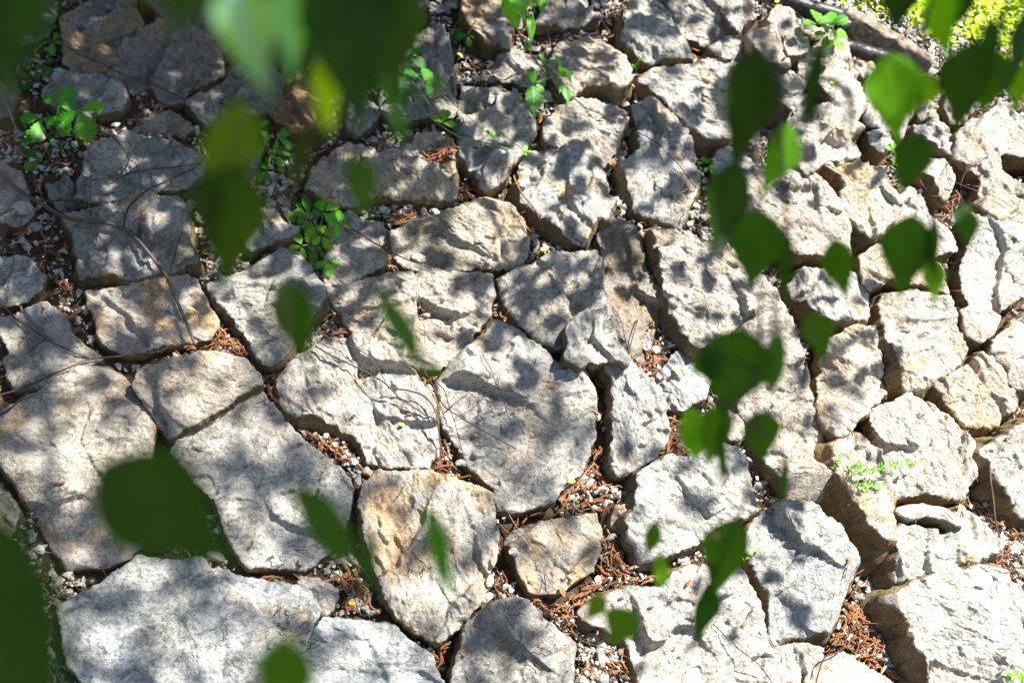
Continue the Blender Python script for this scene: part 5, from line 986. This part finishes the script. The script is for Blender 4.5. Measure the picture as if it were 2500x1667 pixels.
spray('single thin grey green leaf in front of the tall cream block', [(1010,-160),(1000,400),(985,1100)], [((978,1148),(1055,1375),52,.0,(.9,1.2,5.0),1)], .74, r=.00025)
spray('leaf cut by the bottom edge left of centre', [(640,-160),(650,600),(655,1400)], [((655,1455),(640,1700),140,.0,D0)], .60, r=.00025)
spray('huge out of focus leaf in the lower left corner', [(-60,-160),(-40,600),(-60,1100)], [((-150,1060),(120,1830),330,.0,(.5,.5,.5),1)], .36, r=.00025)
spray('dark leaf filling the upper left corner', [(-20,-260),(-30,-160)], [((-20,-160),(5,300),200,.0,DB), ((80,-140),(50,190),150,.02,DB)], .42, r=.00025)
spray('dim green leaf at the top edge left', [(420,-260),(420,-160)], [((430,-130),(395,95),150,.0,D1), ((340,-150),(320,50),120,.02,DB), ((500,-150),(470,50),120,.02,D1)], .52, r=.00025)
spray('greyish leaf edge at the top beside the sapling leaves', [(1235,-260),(1230,-100)], [((1225,-70),(1215,32),62,.0,(3,3,9))], .8, r=.00025)

# ---------------------------------------------------------------- the tree above, out of the picture: its crown throws the dappled shade
tree = link('shade_tree', None, None, Matrix.Translation(Vector(b2w([-0.3, 3.6, 0])))); tag(tree, 'broadleaf tree rising above the bank outside the picture, casting the dappled shade', 'tree')
COV = np.array([[.98, .97, .98, .93, .72, .50, .36, .10, .02], [.93, .88, .93, .70, .50, .45, .38, .12, .02], [.74, .64, .56, .48, .46, .42, .38, .22, .02],
                [.66, .56, .46, .46, .44, .40, .25, .10, .01], [.74, .60, .50, .34, .28, .42, .32, .20, .02], [.66, .58, .52, .34, .38, .28, .14, .05, .01]])
tr_ = np.random.default_rng(21)
def cover_at(sx, sy):
    x = np.clip(sx/1.06293/261.3-.5, 0, 7.999); y = np.clip(sy/1.06293/261.3-.5, 0, 4.999); i = y.astype(int); j = x.astype(int); fx = x-j; fy = y-i
    return (COV[i, j]*(1-fx)*(1-fy)+COV[i, j+1]*fx*(1-fy)+COV[i+1, j]*(1-fx)*fy+COV[i+1, j+1]*fx*fy)
NC = 90000; u = tr_.uniform(-2.4, 2.4, NC); v = tr_.uniform(-1.9, 2.1, NC)
Pb = np.c_[u, v, np.full(NC, .09)]; Pw = b2w(Pb); Pc = w2c(Pw)
sx = Pc[:, 0]/-Pc[:, 2]/KPX+1250; sy = -Pc[:, 1]/-Pc[:, 2]/KPX+833.5
cov = cover_at(sx, sy); mod = fbm(np.c_[u*3.4, v*3.4, u*0], 3, .6); lam = -np.log(1-np.clip(cov, 0, .95))*np.maximum(np.clip(1+1.9*mod, .06, 3.4), (cov-.70)*3.6)
area = 4.8*4.0; LS = .072; leafA = LS*LS*.62*.62*.72
need = lam*area/leafA*1.0/NC
keep = tr_.random(NC) < need*0.108
print('canopy leaves', keep.sum(), need.max())
tt = tr_.uniform(1.7, 4.4, NC)+np.where(sy+.45*(2500-sx) > 1500, 1, 0)*np.clip((sy-650)/400, 0, 1)*np.clip((1750-sx)/500, 0, 1)*3.2
def seen(P):
    Pc = w2c(P); dep = -Pc[:, 2]
    return (dep > -0.3) & (np.abs(Pc[:, 0]) < np.maximum(dep, 0)*.40+.10) & (np.abs(Pc[:, 1]) < np.maximum(dep, 0)*.265+.10)
Pg = Pw
for _ in range(12):
    Pw = Pg+SUN[None]*tt[:, None]; vs = seen(Pw); tt = np.where(vs, tt+.3, tt)
keep &= ~seen(Pw)
Sh = np.array(SHADE); ts = tr_.uniform(.35, .9, len(Sh))
for _ in range(12):
    Sw = Sh+SUN[None]*ts[:, None]; ts = np.where(seen(Sw), ts+.12, ts)
Sw = Sw[~seen(Sw)]
idx = np.where(keep)[0]; cb2 = Bag(); Pl = []
for k in idx:
    for q_ in range(int(tr_.integers(5, 16))): Pl.append(Pw[k]+tr_.normal(0, .075, 3)+SUN*tr_.normal(0, .12))
Pl = np.array(Pl); Pl = Pl[~seen(Pl)]
protoV = [hleaf_mesh(1.0, .72, .15, .3, 0, s_, 0) for s_ in range(3)]
def lowleaf():
    Y = np.array([0, .15, .38, .62, .85, 1.0]); Wd = np.array([.05, .7, 1, .68, .2, 0])*.36
    V = []; 
    for y_, w_ in zip(Y, Wd): V += [[-w_, y_, .06*w_], [0, y_, -.1*y_*y_], [w_, y_, .06*w_]]
    i = np.arange(5)[:, None]*3; j = np.arange(2)[None]; return np.array(V), np.stack([i+j, i+j+1, i+4+j, i+3+j], -1).reshape(-1, 4)
lv, lq = lowleaf(); TW = np.array(tree.matrix_world.translation[:])
for P_ in Pl:
    L = LS*tr_.uniform(.6, 1.4); y = tr_.normal(size=3)*.6+np.array([0, 0, -1.0]); upv = SUN+tr_.normal(0, .55, 3)
    cb2.add(place(lv*L, P_-TW, y, upv), lq, None, tr_.random())
for P_ in Sw:  # extra unseen leaves, added sunward of the hanging sprays to shade them
    L = .07*tr_.uniform(.8, 1.2); y = tr_.normal(size=3)*.6+np.array([0, 0, -1.0]); cb2.add(place(lv*L, P_-TW-y/np.linalg.norm(y)*L*.4, y, SUN+tr_.normal(0, .4, 3)), lq, None, tr_.random())
o = link('crown', cb2.mesh('crown', [M_CANOPY]), tree); o.color = (1, 1, 1, 1)
# trunk and limbs: clear of the view
tb = Bag()
base = b2w([-0.3, 3.6, -.2])-TW; cen = Pw[idx].mean(0)-TW
fork = base+np.array([0, 0, 2.6]); 
for P, r0, r1 in [([base, base+np.array([.05, .05, 1.3]), fork], .16, .12)]:
    V, q, t = tube(spline(P, .08), np.linspace(r0, r1, len(spline(P, .08))), 14); tb.add(V, q, t, .2)
o = link('trunk', tb.mesh('trunk', [M_BARK]), tree)
lb = Bag()
top_c = c2w(np.array([0, 1.25, -.9]))-TW
ends = [Pw[q]-TW for q in tr_.choice(idx, 16)]+[c2w(np.array([x_, y_, z_]))-TW for x_, y_, z_ in ((-.25, 1.0, -.2), (.3, 1.0, -.4), (0, 1.15, -1.0))]
for E in ends:
    mid = fork*.45+E*.55+np.array([0, 0, .35]); P = spline([fork, mid, E], .06); C = w2c(P+TW); dd = -C[:, 2]
    if ((dd > 0) & (np.abs(C[:, 0]) < dd*.38+.1) & (np.abs(C[:, 1]) < dd*.26+.1)).any(): continue
    V, q, t = tube(P, np.linspace(.045, .006, len(P)), 8); lb.add(V, q, t, .2)
if lb.V: link('limb', lb.mesh('limb', [M_BARK]), tree)
print('objects', len(bpy.data.objects))
